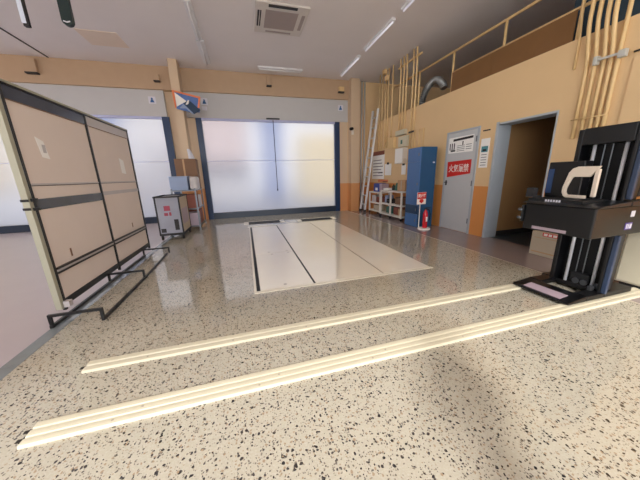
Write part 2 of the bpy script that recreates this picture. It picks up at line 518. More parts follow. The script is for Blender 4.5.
for (x, y) in ((2.655, 1.36), (2.655, 1.815), (3.46, 1.365), (3.46, 1.82)):
    bm = new(); tube(bm, [(x, y - 0.012, 0.034), (x, y + 0.012, 0.034)], 0.010, 12); obj('roller', bm, 'steel', base)
bm = new(); box(bm, 3.02, 3.07, 1.40, 1.43, 0.076, 0.12); obj('bolt_block', bm, 'steel', base, bevel=0.004)
MX = 3.11
part('mast_side', 'black', L, (MX - 0.06, MX + 0.11, 1.725, 1.765, zt, 1.545), bevel=0.006)
part('mast_side', 'black', L, (MX - 0.06, MX + 0.11, 1.352, 1.378, zt, 1.545), bevel=0.006)
part('mast_wing', 'blackmatt', L, (MX + 0.111, MX + 0.36, 1.352, 1.378, 0.95, 1.545))
part('mast_back', 'blackmatt', L, (MX + 0.07, MX + 0.11, 1.379, 1.724, zt, 1.545))
part('mast_head', 'black', L, (MX - 0.065, MX + 0.069, 1.379, 1.724, 1.405, 1.55), bevel=0.006)
part('mast_edge', 'bluegrey', L, (MX - 0.055, MX - 0.02, 1.316, 1.351, zt, 0.625), bevel=0.006)
part('mast_edge', 'bluegrey', L, (MX - 0.055, MX - 0.02, 1.316, 1.351, 0.935, 1.42), bevel=0.006)
for y in (1.655, 1.443):
    bm = new(); tube(bm, [(MX, y, zt), (MX, y, 1.405)], 0.013, 16); obj('guide_rod', bm, 'chrome', L, smooth=True)
for y in (1.595, 1.54):
    bm = new(); tube(bm, [(MX + 0.02, y, 0.13), (MX + 0.02, y, 1.405)], 0.005, 8); obj('drive_chain', bm, 'steel', L)
for y in (1.565, 1.50, 1.40):
    bm = new(); tube(bm, [(MX - 0.02, y, 0.11), (MX + 0.05, y, 0.11)], 0.028, 16); obj('chain_wheel', bm, 'steel', L)
bm = new(); box(bm, MX - 0.01, MX + 0.069, 1.47, 1.62, zt, 0.19); obj('drive_motor', bm, 'blackmatt', L, bevel=0.01)
# carriage wraps round the mast
bm = new()
quadprism(bm, [(2.655, 1.310, 0.63), (3.66, 1.310, 0.63), (3.66, 1.345, 0.63), (3.03, 1.345, 0.63), (3.03, 1.80, 0.63), (3.40, 1.80, 0.63), (3.40, 1.855, 0.63), (2.655, 1.855, 0.63)], (0, 0, 0.255))
car = obj('carriage', bm, 'black', L, bevel=0.012)
bm = new()
quadprism(bm, [(2.63, 1.29, 0.886), (3.03, 1.29, 0.886), (3.03, 1.29, 0.925), (2.68, 1.29, 0.90)], (0, 0.59, 0))
quadprism(bm, [(3.03, 1.285, 0.886), (3.68, 1.285, 0.886), (3.68, 1.285, 0.945), (3.03, 1.285, 0.925)], (0, 0.062, 0))
tt = obj('carriage_top', bm, 'tabletop', car, bevel=0.006)
part('warning_strip', 'pinklabel', car, (2.65, 2.654, 1.48, 1.76, 0.645, 0.672))
part('label', 'whitelabel', car, (3.10, 3.15, 1.3065, 1.3095, 0.79, 0.84))
part('label', 'purplelabel', car, (3.06, 3.15, 1.3065, 1.3095, 0.68, 0.74))
part('label_text', 'whitelabel', car, (3.07, 3.085, 1.304, 1.306, 0.69, 0.73), (3.095, 3.105, 1.304, 1.306, 0.69, 0.73), (3.115, 3.14, 1.304, 1.306, 0.69, 0.73))
for z in (0.735, 0.815):
    bm = new(); tube(bm, [(2.64, 1.868, z), (2.655, 1.905, z)], [0.012, 0.016], 14); obj('clamp_knob', bm, 'steel', car, smooth=True)
part('knob_bracket', 'blackmatt', car, (2.64, 2.72, 1.856, 1.875, 0.70, 0.86))
# control box with pale blue side on the carriage top
cb = part('control_box', 'black', L, (2.93, 3.04, 1.60, 1.885, 0.93, 1.265), bevel=0.008)
part('display_panel', 'screen', cb, (2.924, 2.929, 1.83, 1.88, 0.97, 1.20))
bm = new()
for k in range(6): box(bm, 2.705, 2.71, 1.60 + 0.022 * k, 1.613 + 0.022 * k, 0.905, 0.925)
obj('button_row', bm, 'whitelabel', cb)
part('control_base', 'blackmatt', cb, (2.71, 3.04, 1.44, 1.875, 0.90, 0.929))
part('side_bracket', 'dark', L, (2.80, 2.86, 1.90, 1.97, 0.93, 1.02), (2.80, 2.86, 1.857, 1.90, 0.90, 0.945))
# pale loop handle in front of the rods
bm = new()
outer = [(1.475, 0.95), (1.475, 1.215), (1.63, 1.215), (1.668, 1.20), (1.692, 1.17), (1.722, 1.03), (1.722, 0.985), (1.705, 0.95), (1.685, 0.938), (1.55, 0.938), (1.55, 0.962)]
inner = [(1.535, 0.962), (1.535, 1.125), (1.655, 1.125), (1.672, 1.10), (1.692, 1.02), (1.690, 0.985), (1.677, 0.963), (1.55, 0.963)]
hx = 2.90
def band(o, i):
    quadprism(bm, [(hx, *p) for p in (o[0], o[1], i[0], i[1])], (0.03, 0, 0))
ring = [((1.475, 1.215), (1.535, 1.125)), ((1.63, 1.215), (1.655, 1.125)), ((1.668, 1.20), (1.668, 1.112)), ((1.692, 1.165), (1.674, 1.09)), ((1.722, 1.03), (1.695, 1.02)), ((1.722, 0.985), (1.694, 0.99)), ((1.705, 0.95), (1.685, 0.968)), ((1.685, 0.934), (1.675, 0.962)), ((1.54, 0.934), (1.54, 0.962))]
hn = []
for (a, b) in ring:
    hn.append([bm.verts.new((hx, *a)), bm.verts.new((hx, *b)), bm.verts.new((hx + 0.03, *b)), bm.verts.new((hx + 0.03, *a))])
for A, B in zip(hn, hn[1:]):
    for k in range(4):
        bm.faces.new([A[k], A[(k + 1) % 4], B[(k + 1) % 4], B[k]])
bm.faces.new(hn[0]); bm.faces.new(list(reversed(hn[-1])))
box(bm, hx, hx + 0.03, 1.475, 1.505, 0.952, 1.19)
obj('loop_handle', bm, 'handle', L, bevel=0.005)

c = thing('cabinet', 'low cream cabinet standing beside the black lift', 'cabinet', (3.85, 1.2, 0))
part('cabinet_body', 'cream', c, (3.70, 4.13, 0.80, 1.56, 0.03, 0.71), bevel=0.01)
part('cabinet_top', 'cream', c, (3.69, 4.14, 0.79, 1.57, 0.712, 0.735), bevel=0.004)
part('plinth', 'dark', c, (3.72, 4.1, 0.85, 1.52, 0.0, 0.029))
part('cabinet_door', 'cream', c, (3.691, 3.699, 0.82, 1.54, 0.05, 0.70), bevel=0.002)

b = thing('carton', 'brown paper carton with red printed band on floor behind the black lift', 'box', (4.05, 2.43, 0))
part('carton_body', 'boxpaper', b, (3.95, 4.15, 2.255, 2.60, 0.001, 0.345), bevel=0.004)
part('red_band', 'signred', b, (3.947, 3.9495, 2.265, 2.46, 0.29, 0.338))
part('band_print', 'signwhite', b, (3.945, 3.9468, 2.285, 2.33, 0.298, 0.33), (3.945, 3.9468, 2.345, 2.385, 0.298, 0.33), (3.945, 3.9468, 2.40, 2.445, 0.298, 0.33))
part('flap_line', 'cardboard', b, (3.947, 3.9495, 2.27, 2.57, 0.045, 0.06))
part('flap_line', 'cardboard', b, (3.947, 3.9495, 2.28, 2.56, 0.255, 0.262))

# ------------------------------------------------------------------ door in the right wall with its signs
d = bpy.data.objects.new('door_3', None); COL.objects.link(d); d.location = (WX, 4.3, 0); d['kind'] = 'structure'
part('door_frame', 'greytrim', d, (WX - 0.022, WX - 0.001, 3.90, 3.94, 0, 1.99), (WX - 0.022, WX - 0.001, 4.655, 4.69, 0, 1.99), (WX - 0.022, WX - 0.001, 3.94, 4.655, 1.955, 1.99))
leaf = part('door_leaf', 'door', d, (WX - 0.018, WX - 0.001, 3.945, 4.65, 0.008, 1.95), bevel=0.002)
bm = new(); tube(bm, [(WX - 0.02, 4.60, 0.99), (WX - 0.06, 4.60, 0.99), (WX - 0.065, 4.53, 0.99)], 0.010, 10); box(bm, WX - 0.025, WX - 0.019, 4.58, 4.62, 0.93, 1.03)
obj('door_handle', bm, 'dark', leaf)
for z in (0.25, 0.98, 1.78):
    part('hinge', 'steel', leaf, (WX - 0.03, WX - 0.019, 3.935, 3.955, z - 0.05, z + 0.05))

sg = thing('warning_sign', 'red sign with white lettering on the grey door', 'sign', (WX - 0.02, 4.3, 1.28))
bm = new(); quadprism(bm, [(WX - 0.024, 4.005, 1.165), (WX - 0.024, 4.59, 1.095), (WX - 0.024, 4.60, 1.405), (WX - 0.024, 4.005, 1.425)], (0.004, 0, 0))
obj('sign_board', bm, 'signred', sg)
ROTW = Matrix(((0, 0, -1, 0), (-1, 0, 0, 0), (0, 1, 0, 0), (0, 0, 0, 1)))   # text on a wall that faces -x
text_mesh('sign_lettering', '\u706b\u6c17\u53b3\u7981', 0.12, 'signwhite', sg, (WX - 0.0255, 4.30, 1.273), 0, 0, width=0.50, height=0.155, rot=ROTW, bold=0.0015)

nt_ = thing('instruction_sheet', 'white instruction sheet with black heading above the red sign', 'notice', (WX - 0.02, 4.33, 1.72))
part('sheet', 'paper', nt_, (WX - 0.0225, WX - 0.0205, 4.005, 4.615, 1.57, 1.87))
bm = new()
for k in range(16):
    y = 4.50 - k * 0.030
    box(bm, WX - 0.0238, WX - 0.0228, y - 0.031, y, 1.795 + 0.001 * k, 1.838 + 0.001 * k)
obj('heading_lettering', bm, 'ink', nt_)
bm = new()
box(bm, WX - 0.0238, WX - 0.0228, 4.45, 4.585, 1.635, 1.64)
for k in range(3):
    box(bm, WX - 0.0238, WX - 0.0228, 4.56 - 0.055 * k, 4.585 - 0.055 * k, 1.64, 1.76)
obj('figure_print', bm, 'ink', nt_)
bm = new(); box(bm, WX - 0.0238, WX - 0.0228, 4.43, 4.55, 1.60, 1.63); obj('figure_caption', bm, 'ink', nt_)
bm = new(); box(bm, WX - 0.0238, WX - 0.0228, 4.24, 4.265, 1.71, 1.78)
obj('figure_print', bm, 'ink', nt_)
bm = new()
for k in range(4):
    box(bm, WX - 0.0238, WX - 0.0228, 4.20 + 0.0 * k, 4.39, 1.60 + 0.032 * k, 1.61 + 0.032 * k)
for k in range(3):
    box(bm, WX - 0.0238, WX - 0.0228, 4.04, 4.17, 1.62 + 0.04 * k, 1.632 + 0.04 * k)
obj('text_lines', bm, 'greyink', nt_)

n2 = thing('wall_notice', 'pale notice with teal picture between the grey door and the open doorway', 'notice', (WX, 3.77, 1.6))
part('sheet', 'paper', n2, (WX - 0.006, WX + 0.001, 3.68, 3.855, 1.26, 1.76))
part('picture', 'teal', n2, (WX - 0.009, WX - 0.0065, 3.70, 3.83, 1.53, 1.63))
part('caption', 'ink', n2, (WX - 0.0115, WX - 0.0095, 3.73, 3.80, 1.545, 1.58))
part('text_lines', 'greyink', n2, *[(WX - 0.009, WX - 0.0065, 3.71, 3.82, 1.30 + 0.045 * k, 1.312 + 0.045 * k) for k in range(5)])
o = part('name_plate', 'ink', None, (WX - 0.008, WX + 0.001, 3.70, 3.84, 1.885, 1.905)); tag(o, 'small dark strip plate on the wall above the pale notice', 'plate')

# ------------------------------------------------------------------ blue locker
lk = thing('locker', 'tall blue steel locker against the tan wall', 'locker', (3.85, 5.0, 0))
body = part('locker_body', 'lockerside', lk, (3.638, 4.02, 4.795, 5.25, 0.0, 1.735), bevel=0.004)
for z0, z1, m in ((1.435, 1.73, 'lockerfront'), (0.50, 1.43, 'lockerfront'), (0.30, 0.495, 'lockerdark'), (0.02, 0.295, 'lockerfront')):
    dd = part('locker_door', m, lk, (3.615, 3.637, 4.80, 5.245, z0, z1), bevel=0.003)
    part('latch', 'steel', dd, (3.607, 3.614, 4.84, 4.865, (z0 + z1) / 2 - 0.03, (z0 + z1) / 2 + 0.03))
part('name_tag', 'whitelabel', lk, (3.93, 3.98, 4.791, 4.7945, 1.40, 1.43))

# ------------------------------------------------------------------ extinguisher and its sign stand
st = thing('extinguisher_stand', 'white round stand with a red and white sign in front of the locker side', 'stand', (3.62, 4.62, 0))
bm = new(); lathe(bm, 3.665, 4.60, [(0.13, 0.001), (0.135, 0.012), (0.125, 0.03), (0.03, 0.034)], 28); obj('stand_base', bm, 'signwhite', st)
bm = new(); tube(bm, [(3.575, 4.66, 0.03), (3.575, 4.66, 0.60)], 0.010, 10); obj('stand_pole', bm, 'shelfwhite', st)
sb = part('sign_board', 'signwhite', st, (3.475, 3.70, 4.635, 4.645, 0.545, 0.80), bevel=0.004)
part('red_field', 'signred', sb, (3.48, 3.695, 4.632, 4.6345, 0.66, 0.795))
ROTY = Matrix.Rotation(PI / 2, 4, 'X')
text_mesh('sign_lettering', '\u6d88\u706b\u5668', 0.06, 'signwhite', sb, (3.5875, 4.630, 0.73), 0, 0, width=0.19, height=0.075, rot=ROTY, bold=0.002)
bm = new(); quadprism(bm, [(3.53, 4.632, 0.61), (3.585, 4.632, 0.565), (3.645, 4.632, 0.61), (3.62, 4.632, 0.655), (3.555, 4.632, 0.655)], (0, 0.0025, 0)); obj('red_emblem', bm, 'signred', sb)
ex = thing('fire_extinguisher', 'red fire extinguisher standing on the white stand', 'fire extinguisher', (3.672, 4.585, 0.036))
bm = new(); lathe(bm, 3.672, 4.585, [(0.046, 0.036), (0.050, 0.05), (0.050, 0.33), (0.044, 0.37), (0.030, 0.405), (0.022, 0.415), (0.022, 0.43)], 24); obj('cylinder_body', bm, 'extred', ex, smooth=True)
bm = new(); lathe(bm, 3.672, 4.585, [(0.028, 0.431), (0.028, 0.455), (0.012, 0.47)], 16); box(bm, 3.66, 3.78, 4.575, 4.595, 0.462, 0.474); box(bm, 3.66, 3.76, 4.575, 4.595, 0.435, 0.445); obj('valve_lever', bm, 'dark', ex)
bm = new(); tube(bm, [(3.69, 4.57, 0.445), (3.735, 4.545, 0.42), (3.752, 4.535, 0.33), (3.735, 4.53, 0.2)], 0.010, 8); obj('hose', bm, 'blackmatt', ex, smooth=True)
part('label', 'signwhite', ex, (3.655, 3.69, 4.531, 4.5345, 0.18, 0.28))

# ------------------------------------------------------------------ white shelves with their goods
def shelf_unit(label, x0, x1, y0, y1, h, bays):
    r = thing('shelf_unit', label, 'shelf', (0.5 * (x0 + x1), 0.5 * (y0 + y1), 0))
    n = bays + 1
    for k in range(n):
        y = y0 + k * (y1 - y0) / bays
        for x in (x0, x1):
            part('shelf_post', 'shelfwhite', r, (x - 0.02, x + 0.02, y - 0.02, y + 0.02, 0.07, h), bevel=0.003)
    for z in (0.10, h * 0.52, h):
        part('shelf_board', 'shelfwhite', r, (x0 - 0.018, x1 + 0.018, y0 - 0.015, y1 + 0.015, z - 0.02, z + 0.018), bevel=0.003)
    for k in range(n):
        y = y0 + k * (y1 - y0) / bays
        for x in (x0, x1):
            bm = new(); tube(bm, [(x - 0.012, y, 0.034), (x + 0.012, y, 0.034)], 0.033, 12); obj('caster', bm, 'dark', r)
    return r
shelf_unit('white two-bay shelf on casters next to the blue locker', 3.74, 4.08, 5.60, 6.62, 0.74, 2)
shelf_unit('white single-bay shelf between the ladder and the two-bay shelf', 3.80, 4.10, 6.78, 7.45, 0.66, 1)

def item(name, label, cat, m, x0, x1, y0, y1, z0, z1, extra=None, bevel=0.008, group=None):
    if extra is None:
        return tag(part(name, m, None, (x0, x1, y0, y1, z0, z1), bevel=bevel), label, cat, group)
    r = thing(name, label, cat, ((x0 + x1) / 2, (y0 + y1) / 2, z0), group)
    part('case', m, r, (x0, x1, y0, y1, z0, z1), bevel=bevel)
    extra(r)
    return r
zt_ = 0.7595; zm = 0.404; zb = 0.1195
item('carton', 'orange brown carton on top of the white two-bay shelf near the locker', 'box', 'cardboard', 3.86, 4.08, 5.66, 6.00, zt_, zt_ + 0.27, lambda r: part('carton_tape', 'boxpaper', r, (3.857, 3.8595, 5.80, 5.85, zt_ + 0.02, zt_ + 0.26)))
bm = new(); lathe(bm, 3.92, 6.12, [(0.045, zt_), (0.05, zt_ + 0.02), (0.05, zt_ + 0.13), (0.02, zt_ + 0.17), (0.02, zt_ + 0.20)], 16)
tag(obj('bottle', bm, 'greenobj'), 'green bottle on top of the white two-bay shelf', 'bottle')
bm = new(); lathe(bm, 3.92, 6.27, [(0.04, zt_), (0.045, zt_ + 0.02), (0.045, zt_ + 0.10), (0.015, zt_ + 0.14), (0.015, zt_ + 0.16)], 16)
tag(obj('bottle', bm, 'dark'), 'dark short bottle on top of the white two-bay shelf', 'bottle')
item('binder', 'white binder lying on top of the two-bay shelf', 'binder', 'paper', 3.78, 4.0, 6.36, 6.58, zt_, zt_ + 0.05)
item('tool_case', 'black tool case on the upper tier of the two-bay shelf, bay near the ladder', 'case', 'dark', 3.80, 4.05, 6.20, 6.42, zm, zm + 0.11, lambda r: part('case_handle', 'steel', r, (3.785, 3.799, 6.27, 6.35, zm + 0.05, zm + 0.07)))
item('parts_box', 'brown parts box on the upper tier of the two-bay shelf, bay near the locker', 'box', 'brown', 3.82, 4.06, 5.68, 6.02, zm, zm + 0.19)
item('parts_box', 'grey parts box beside the black tool case on the two-bay shelf', 'box', 'binblue', 3.84, 4.05, 6.44, 6.585, zm, zm + 0.20)
item('parts_box', 'yellowish box on the lower tier of the two-bay shelf near the locker', 'box', 'cardboard', 3.82, 4.06, 5.66, 5.86, zb, zb + 0.17)
item('parts_box', 'dark brown box on the lower tier of the two-bay shelf at its middle post', 'box', 'redbrown', 3.82, 4.06, 5.89, 6.08, zb, zb + 0.20)
item('parts_box', 'greenish box on the lower tier of the two-bay shelf, bay near the ladder', 'box', 'greenobj', 3.83, 4.06, 6.17, 6.48, zb, zb + 0.18)
zt2, zm2, zb2 = 0.679, 0.3625, 0.119
item('storage_case', 'royal blue case on the white single-bay shelf', 'case', 'blueobj', 3.84, 4.08, 6.95, 7.28, zt2, zt2 + 0.25, lambda r: part('case_label', 'paper', r, (3.836, 3.8395, 7.02, 7.16, zt2 + 0.04, zt2 + 0.12)))
item('paper_box', 'pale box beside the royal blue case on the single-bay shelf', 'box', 'pinklabel', 3.84, 4.08, 6.79, 6.93, zt2, zt2 + 0.24)
item('parts_box', 'dark red box on the middle tier of the single-bay shelf', 'box', 'redbrown', 3.84, 4.08, 6.86, 7.10, zm2, zm2 + 0.16)
item('parts_box', 'pale box on the bottom tier of the single-bay shelf', 'box', 'boxpaper', 3.84, 4.08, 6.90, 7.25, zb2, zb2 + 0.16)
item('parts_box', 'grey box on the middle tier of the single-bay shelf beside the ladder', 'box', 'tapepale', 3.84, 4.08, 7.14, 7.38, zm2, zm2 + 0.2)

# wall boards and boxes above the shelves
def wallbox(name, label, cat, m, y0, y1, z0, z1, d=0.06, bevel=0.006):
    return tag(part(name, m, None, (WX - d, WX + 0.001, y0, y1, z0, z1), bevel=bevel), label, cat)
r = thing('breaker_box', 'white breaker box on the tan wall above the two-bay shelf', 'electrical box', (WX, 6.3, 1.66))
part('box_body', 'shelfwhite', r, (WX - 0.14, WX + 0.001, 6.08, 6.46, 1.46, 1.86), bevel=0.006)
part('box_door', 'paper', r, (WX - 0.147, WX - 0.141, 6.10, 6.44, 1.48, 1.84), bevel=0.003)
r = thing('junction_box', 'long cream junction box where the thin conduits end', 'electrical box', (WX, 6.3, 2.25))
part('box_body', 'cream', r, (WX - 0.09, WX + 0.001, 6.14, 6.56, 2.19, 2.32), bevel=0.006)
part('box_lid', 'cream', r, (WX - 0.098, WX - 0.091, 6.15, 6.55, 2.20, 2.31), bevel=0.003)
wallbox('switch_box', 'tan square box on the wall beneath the cream junction box, beside the chart', 'electrical box', 'conduit', 6.66, 6.98, 1.90, 2.20, 0.08)
r = thing('switch_box', 'pale square box with green label beneath the cream junction box', 'electrical box', (WX, 6.25, 2.0))
part('box_body', 'cream', r, (WX - 0.08, WX + 0.001, 6.02, 6.42, 1.89, 2.15), bevel=0.005)
part('green_label', 'greenobj', r, (WX - 0.083, WX - 0.0805, 6.22, 6.30, 1.96, 2.06))
for i, (y0, y1, z0, z1, lab) in enumerate(((6.82, 7.18, 1.16, 1.49, 'white clipboard sheet with black clip on the wall beside the chart'), (6.10, 6.30, 1.17, 1.43, 'narrow white clipboard sheet under the white breaker box'))):
    r = thing('clipboard', lab, 'clipboard', (WX, (y0 + y1) / 2, z0))
    part('board', 'rail', r, (WX - 0.012, WX + 0.001, y0 - 0.01, y1 + 0.01, z0 - 0.01, z1 + 0.02))
    part('sheet', 'paper', r, (WX - 0.017, WX - 0.013, y0, y1, z0, z1))
    part('clip', 'dark', r, (WX - 0.03, WX - 0.018, (y0 + y1) / 2 - 0.05, (y0 + y1) / 2 + 0.05, z1 - 0.02, z1 + 0.04))
r = thing('wall_chart', 'large pale chart with dark header on the wall behind the ladder', 'chart', (WX, 7.7, 1.05))
part('sheet', 'paper', r, (WX - 0.008, WX + 0.001, 7.25, 8.02, 1.05, 1.80))
part('header_strip', 'redbrown', r, (WX - 0.012, WX - 0.0085, 7.25, 8.02, 1.78, 1.90))
part('text_rows', 'greyink', r, *[(WX - 0.011, WX - 0.0085, 7.32 + 0.05 * (k % 3), 7.95, 1.14 + 0.095 * k, 1.165 + 0.095 * k) for k in range(6)])
part('dark_row', 'ink', r, (WX - 0.013, WX - 0.0112, 7.32, 7.60, 1.225, 1.26))
r = thing('wall_chart', 'small orange and red printed sheet low on the wall beside the ladder', 'chart', (WX, 7.3, 0.9))
part('sheet', 'orange', r, (WX - 0.008, WX + 0.001, 7.00, 7.60, 0.95, 1.03))
part('red_rows', 'redbrown', r, (WX - 0.012, WX - 0.0085, 7.02, 7.3, 0.955, 0.98))

# ladder leaning on the wall
ld = thing('ladder', 'aluminium ladder leaning upright against the tan wall beside the shelves', 'ladder', (3.8, 7.7, 0))
A0, A1 = Vector((3.70, 7.93, 0.03)), Vector((4.06, 7.86, 3.12))
B0, B1 = Vector((3.70, 7.60, 0.03)), Vector((4.06, 7.53, 3.12))
for p, q in ((A0, A1), (B0, B1)):
    bm = new(); sq(bm, p, q, 0.058); obj('stile', bm, 'alum', ld, bevel=0.004)
for k in range(10):
    t = 0.07 + k * 0.095
    bm = new(); sq(bm, A0.lerp(A1, t), B0.lerp(B1, t), 0.03); obj('rung', bm, 'alum', ld)
for p in (A0, B0):
    bm = new(); box(bm, p.x - 0.04, p.x + 0.04, p.y - 0.035, p.y + 0.035, 0.001, 0.075); obj('foot', bm, 'dark', ld, bevel=0.006)

# ------------------------------------------------------------------ conduits
def pipe(name, label, pts, r, m, group, strap=None):
    bm = new()
    tube(bm, pts, r, 10)
    o = obj(name, bm, m, None, smooth=True)
    return tag(o, label, 'conduit', group)
def bend(x0, x1, y, z0, z1, zb, dy=0.0):
    """vertical pipe on the wall that swings inward above zb"""
    pts = [(x0, y, z0), (x0, y, zb)]
    for k in range(1, 9):
        t = k / 8; s = t * t * (3 - 2 * t)
        pts.append((x0 + (x1 - x0) * s, y + dy * s, zb + 0.55 * t))
    pts.append((x1, y + dy, z1))
    return pts
# thick near bundle, over the lift
ys = (2.465, 2.385, 2.305, 2.24, 2.18)
labs = ('thick cream conduit above the lift, first of the bundle from the doorway', 'thick cream conduit above the lift, second of the bundle from the doorway', 'thick cream conduit above the lift, third of the bundle from the doorway', 'thick cream conduit above the lift, fourth of the bundle from the doorway', 'thick cream conduit above the lift, fifth of the bundle from the doorway')
for k, y in enumerate(ys):
    zend = 1.575 if k < 2 else 1.2
    pipe('conduit_pipe', labs[k], bend(4.151, 4.151 if k == 4 else 4.05, y, zend, CZ - 0.005, 2.35, 0.0), 0.021, 'conduit', 'thick conduits over the lift')
pipe('conduit_pipe', 'thin slanting conduit on the wall between doorway and the thick bundle', [(4.157, 2.60, 2.42), (4.157, 2.60, 2.70), (4.14, 2.63, 3.2), (4.13, 2.66, CZ - 0.005)], 0.014, 'conduit', None)
r = thing('pipe_clamp', 'pale grey clamp box on the thick conduits', 'clamp', (4.08, 2.25, 2.41))
part('clamp_block', 'clamp', r, (4.06, 4.12, 2.325, 2.365, 2.37, 2.46), bevel=0.006)
bm = new(); sq(bm, (4.075, 2.325, 2.415), (4.075, 2.15, 2.41), 0.022); obj('clamp_arm', bm, 'clamp', r)
part('clamp_end', 'clamp', r, (4.06, 4.115, 2.085, 2.15, 2.365, 2.44), bevel=0.006)
pipe('wall_cable', 'dark cable running along the wall from the pale clamp box', [(4.15, 2.06, 2.40), (4.15, 1.7, 2.41), (4.15, 1.0, 2.41)], 0.010, 'dark', None)
pipe('conduit_strap', 'horizontal strap holding the thick conduits just over the lift', [(4.116, 2.50, 1.80), (4.116, 2.14, 1.80)], 0.008, 'conduit', None)
o = part('wall_ledge', 'wall', None, (4.15, 4.168, -1.0, 2.05, 1.6, 2.35)); tag(o, 'shallow tan wall panel behind the lift mast', 'panel')
# thin far bundle
fy = (6.52, 6.38, 6.25, 5.985, 5.86)
for k, y in enumerate(fy):
    zc = CZ - 0.01
    pts = [(4.15, y, 2.322 if k < 3 else 1.50), (4.15, y, 3.75), (4.13, y, zc)]
    pipe('conduit_pipe', 'thin cream conduit of the far bundle, %s' % ('ending at the long junction box' if k < 3 else 'running down behind the blue locker top'), pts, 0.022, 'conduitfar', 'thin far conduits at the junction box' if k < 3 else 'thin far conduits by the locker')
for k, y in enumerate((7.25, 7.12, 6.90)):
    pipe('conduit_pipe', 'thin cream conduit rising past the tan square box to the ceiling', [(4.15, y, 2.201 if y < 7 else 1.95), (4.15, y, CZ - 0.005)], 0.022, 'conduitfar', 'conduits at the tan square box')
for k, y in enumerate((7.45, 7.62)):
    pipe('conduit_pipe', 'thin cream conduit behind the ladder top rising to the ceiling', [(4.153, y, 1.93), (4.153, y, CZ - 0.005)], 0.018, 'conduitfar', 'conduits behind the ladder')
for k, y in enumerate((5.78, 5.62, 5.47)):
    pipe('conduit_pipe', 'short cream conduit stub on the wall above the blue locker', [(4.155, y, 1.74), (4.155, y, 2.22)], 0.016, 'conduitfar', 'conduit stubs above the locker')
for k, y in enumerate((3.83, 3.93)):
    pipe('conduit_pipe', 'grey vertical conduit at the corner of the back wall', [(y, 8.20, 0.0 + 0.01), (y, 8.20, CZ - 0.005)], 0.025, 'header', 'corner conduits')
o = part('bracket_rail', 'conduitfar', None, (4.1735, 4.20, 5.75, 6.7, 3.86, 3.90)); tag(o, 'cream bracket rail holding the thin far conduits below the ceiling', 'bracket')
for k, (y, z) in enumerate(((7.25, 4.0), (7.12, 3.80))):
    o = part('pull_box', 'conduitfar', None, (4.05, 4.130, y - 0.07, y + 0.07, z - 0.06, z + 0.06), bevel=0.008); tag(o, ('upper' if k == 0 else 'lower') + ' small tan pull box near the ceiling beyond the thin conduits', 'electrical box')
o = part('clip_rail', 'dark', None, (4.115, 4.1275, 5.80, 6.01, 2.185, 2.225)); tag(o, 'dark clip rail across the thin conduits above the locker', 'bracket')

# loft railing, boards, duct, cabinet
rl = thing('loft_railing', 'tan tubular railing along the loft edge above the tan wall', 'railing', (4.25, 4.5, LT))
RX = 4.20
bm = new(); tube(bm, [(RX, 6.9, 3.50), (RX, 2.0, 3.50), (RX, -1.0, 3.50)], 0.022, 10); obj('top_rail', bm, 'rail', rl, smooth=True)
bm = new(); tube(bm, [(RX, 4.75, 3.13), (RX, 2.68, 3.13), (RX, -1.0, 3.13)], 0.02, 10); obj('mid_rail', bm, 'rail', rl, smooth=True)
for y in (5.80, 4.75, 3.68, 2.66, 1.6):
    bm = new(); tube(bm, [(RX, y, LT + 0.001), (RX, y, 3.478)], 0.02, 10); obj('post', bm, 'rail', rl, smooth=True)
o = part('plywood_board', 'loftboard', None, (4.171, 4.177, 3.84, 4.725, LT + 0.001, 3.115)); tag(o, 'brown board closing the loft railing, end towards the duct', 'board')
o = part('plywood_board', 'loftboard', None, (4.171, 4.177, 2.69, 3.835, LT + 0.001, 3.115)); tag(o, 'brown board closing the loft railing, end towards the thick conduits', 'board')
c = thing('loft_cabinet', 'dark blue cabinet standing on the loft behind the thick conduits', 'cabinet', (4.65, 2.1, LT))
part('cabinet_body', 'loftcabinet', c, (4.44, 5.0, 1.2, 2.92, LT - 0.004, 3.95), bevel=0.008)
part('cabinet_door', 'loftcabinet', c, (4.43, 4.439, 2.07, 2.90, LT + 0.02, 3.93), bevel=0.004)
part('cabinet_door', 'loftcabinet', c, (4.43, 4.439, 1.23, 2.05, LT + 0.02, 3.93), bevel=0.004)
part('lamp_head', 'blackmatt', c, (4.34, 4.4295, 2.60, 2.78, 3.30, 3.38))
bm = new()
pts = []; rad = []
for k in range(61):
    t = k / 60
    a = PI * (1.02 - t * 0.86)
    pts.append((4.62, 5.82 - 0.42 * math.cos(a), 2.835 + 0.52 * math.sin(a)))
    rad.append(0.085 if k % 2 else 0.068)
tube(bm, pts, rad, 16)
tag(obj('flexible_duct', bm, 'duct'), 'silver ribbed flexible duct arching over the loft edge', 'duct')

# ------------------------------------------------------------------ ceiling fittings
ac = thing('ceiling_air_conditioner', 'square ceiling cassette air conditioner with dark slots', 'air conditioner', (0.9, 5.55, CZ))
part('panel', 'acwhite', ac, (0.44, 1.38, 5.06, 6.0, CZ - 0.035, CZ - 0.001), bevel=0.012)
part('grille', 'acgrille', ac, (0.62, 1.20, 5.24, 5.80, CZ - 0.042, CZ - 0.0352), bevel=0.004)
part('vent', 'dark', ac, (0.66, 1.16, 5.09, 5.16, CZ - 0.040, CZ - 0.0352))
part('vent', 'acgrille', ac, (0.66, 1.16, 5.885, 5.94, CZ - 0.040, CZ - 0.0352))
part('vent', 'dark', ac, (0.485, 0.515, 5.28, 5.76, CZ - 0.040, CZ - 0.0352), (0.53, 0.55, 5.28, 5.76, CZ - 0.040, CZ - 0.0352))
part('vent', 'acgrille', ac, (1.27, 1.33, 5.28, 5.76, CZ - 0.040, CZ - 0.0352))
o = part('ceiling_hatch', 'access', None, (-2.86, -2.17, 6.69, 7.31, CZ - 0.014, CZ - 0.001), bevel=0.004); tag(o, 'square beige access hatch flush in the ceiling', 'hatch')
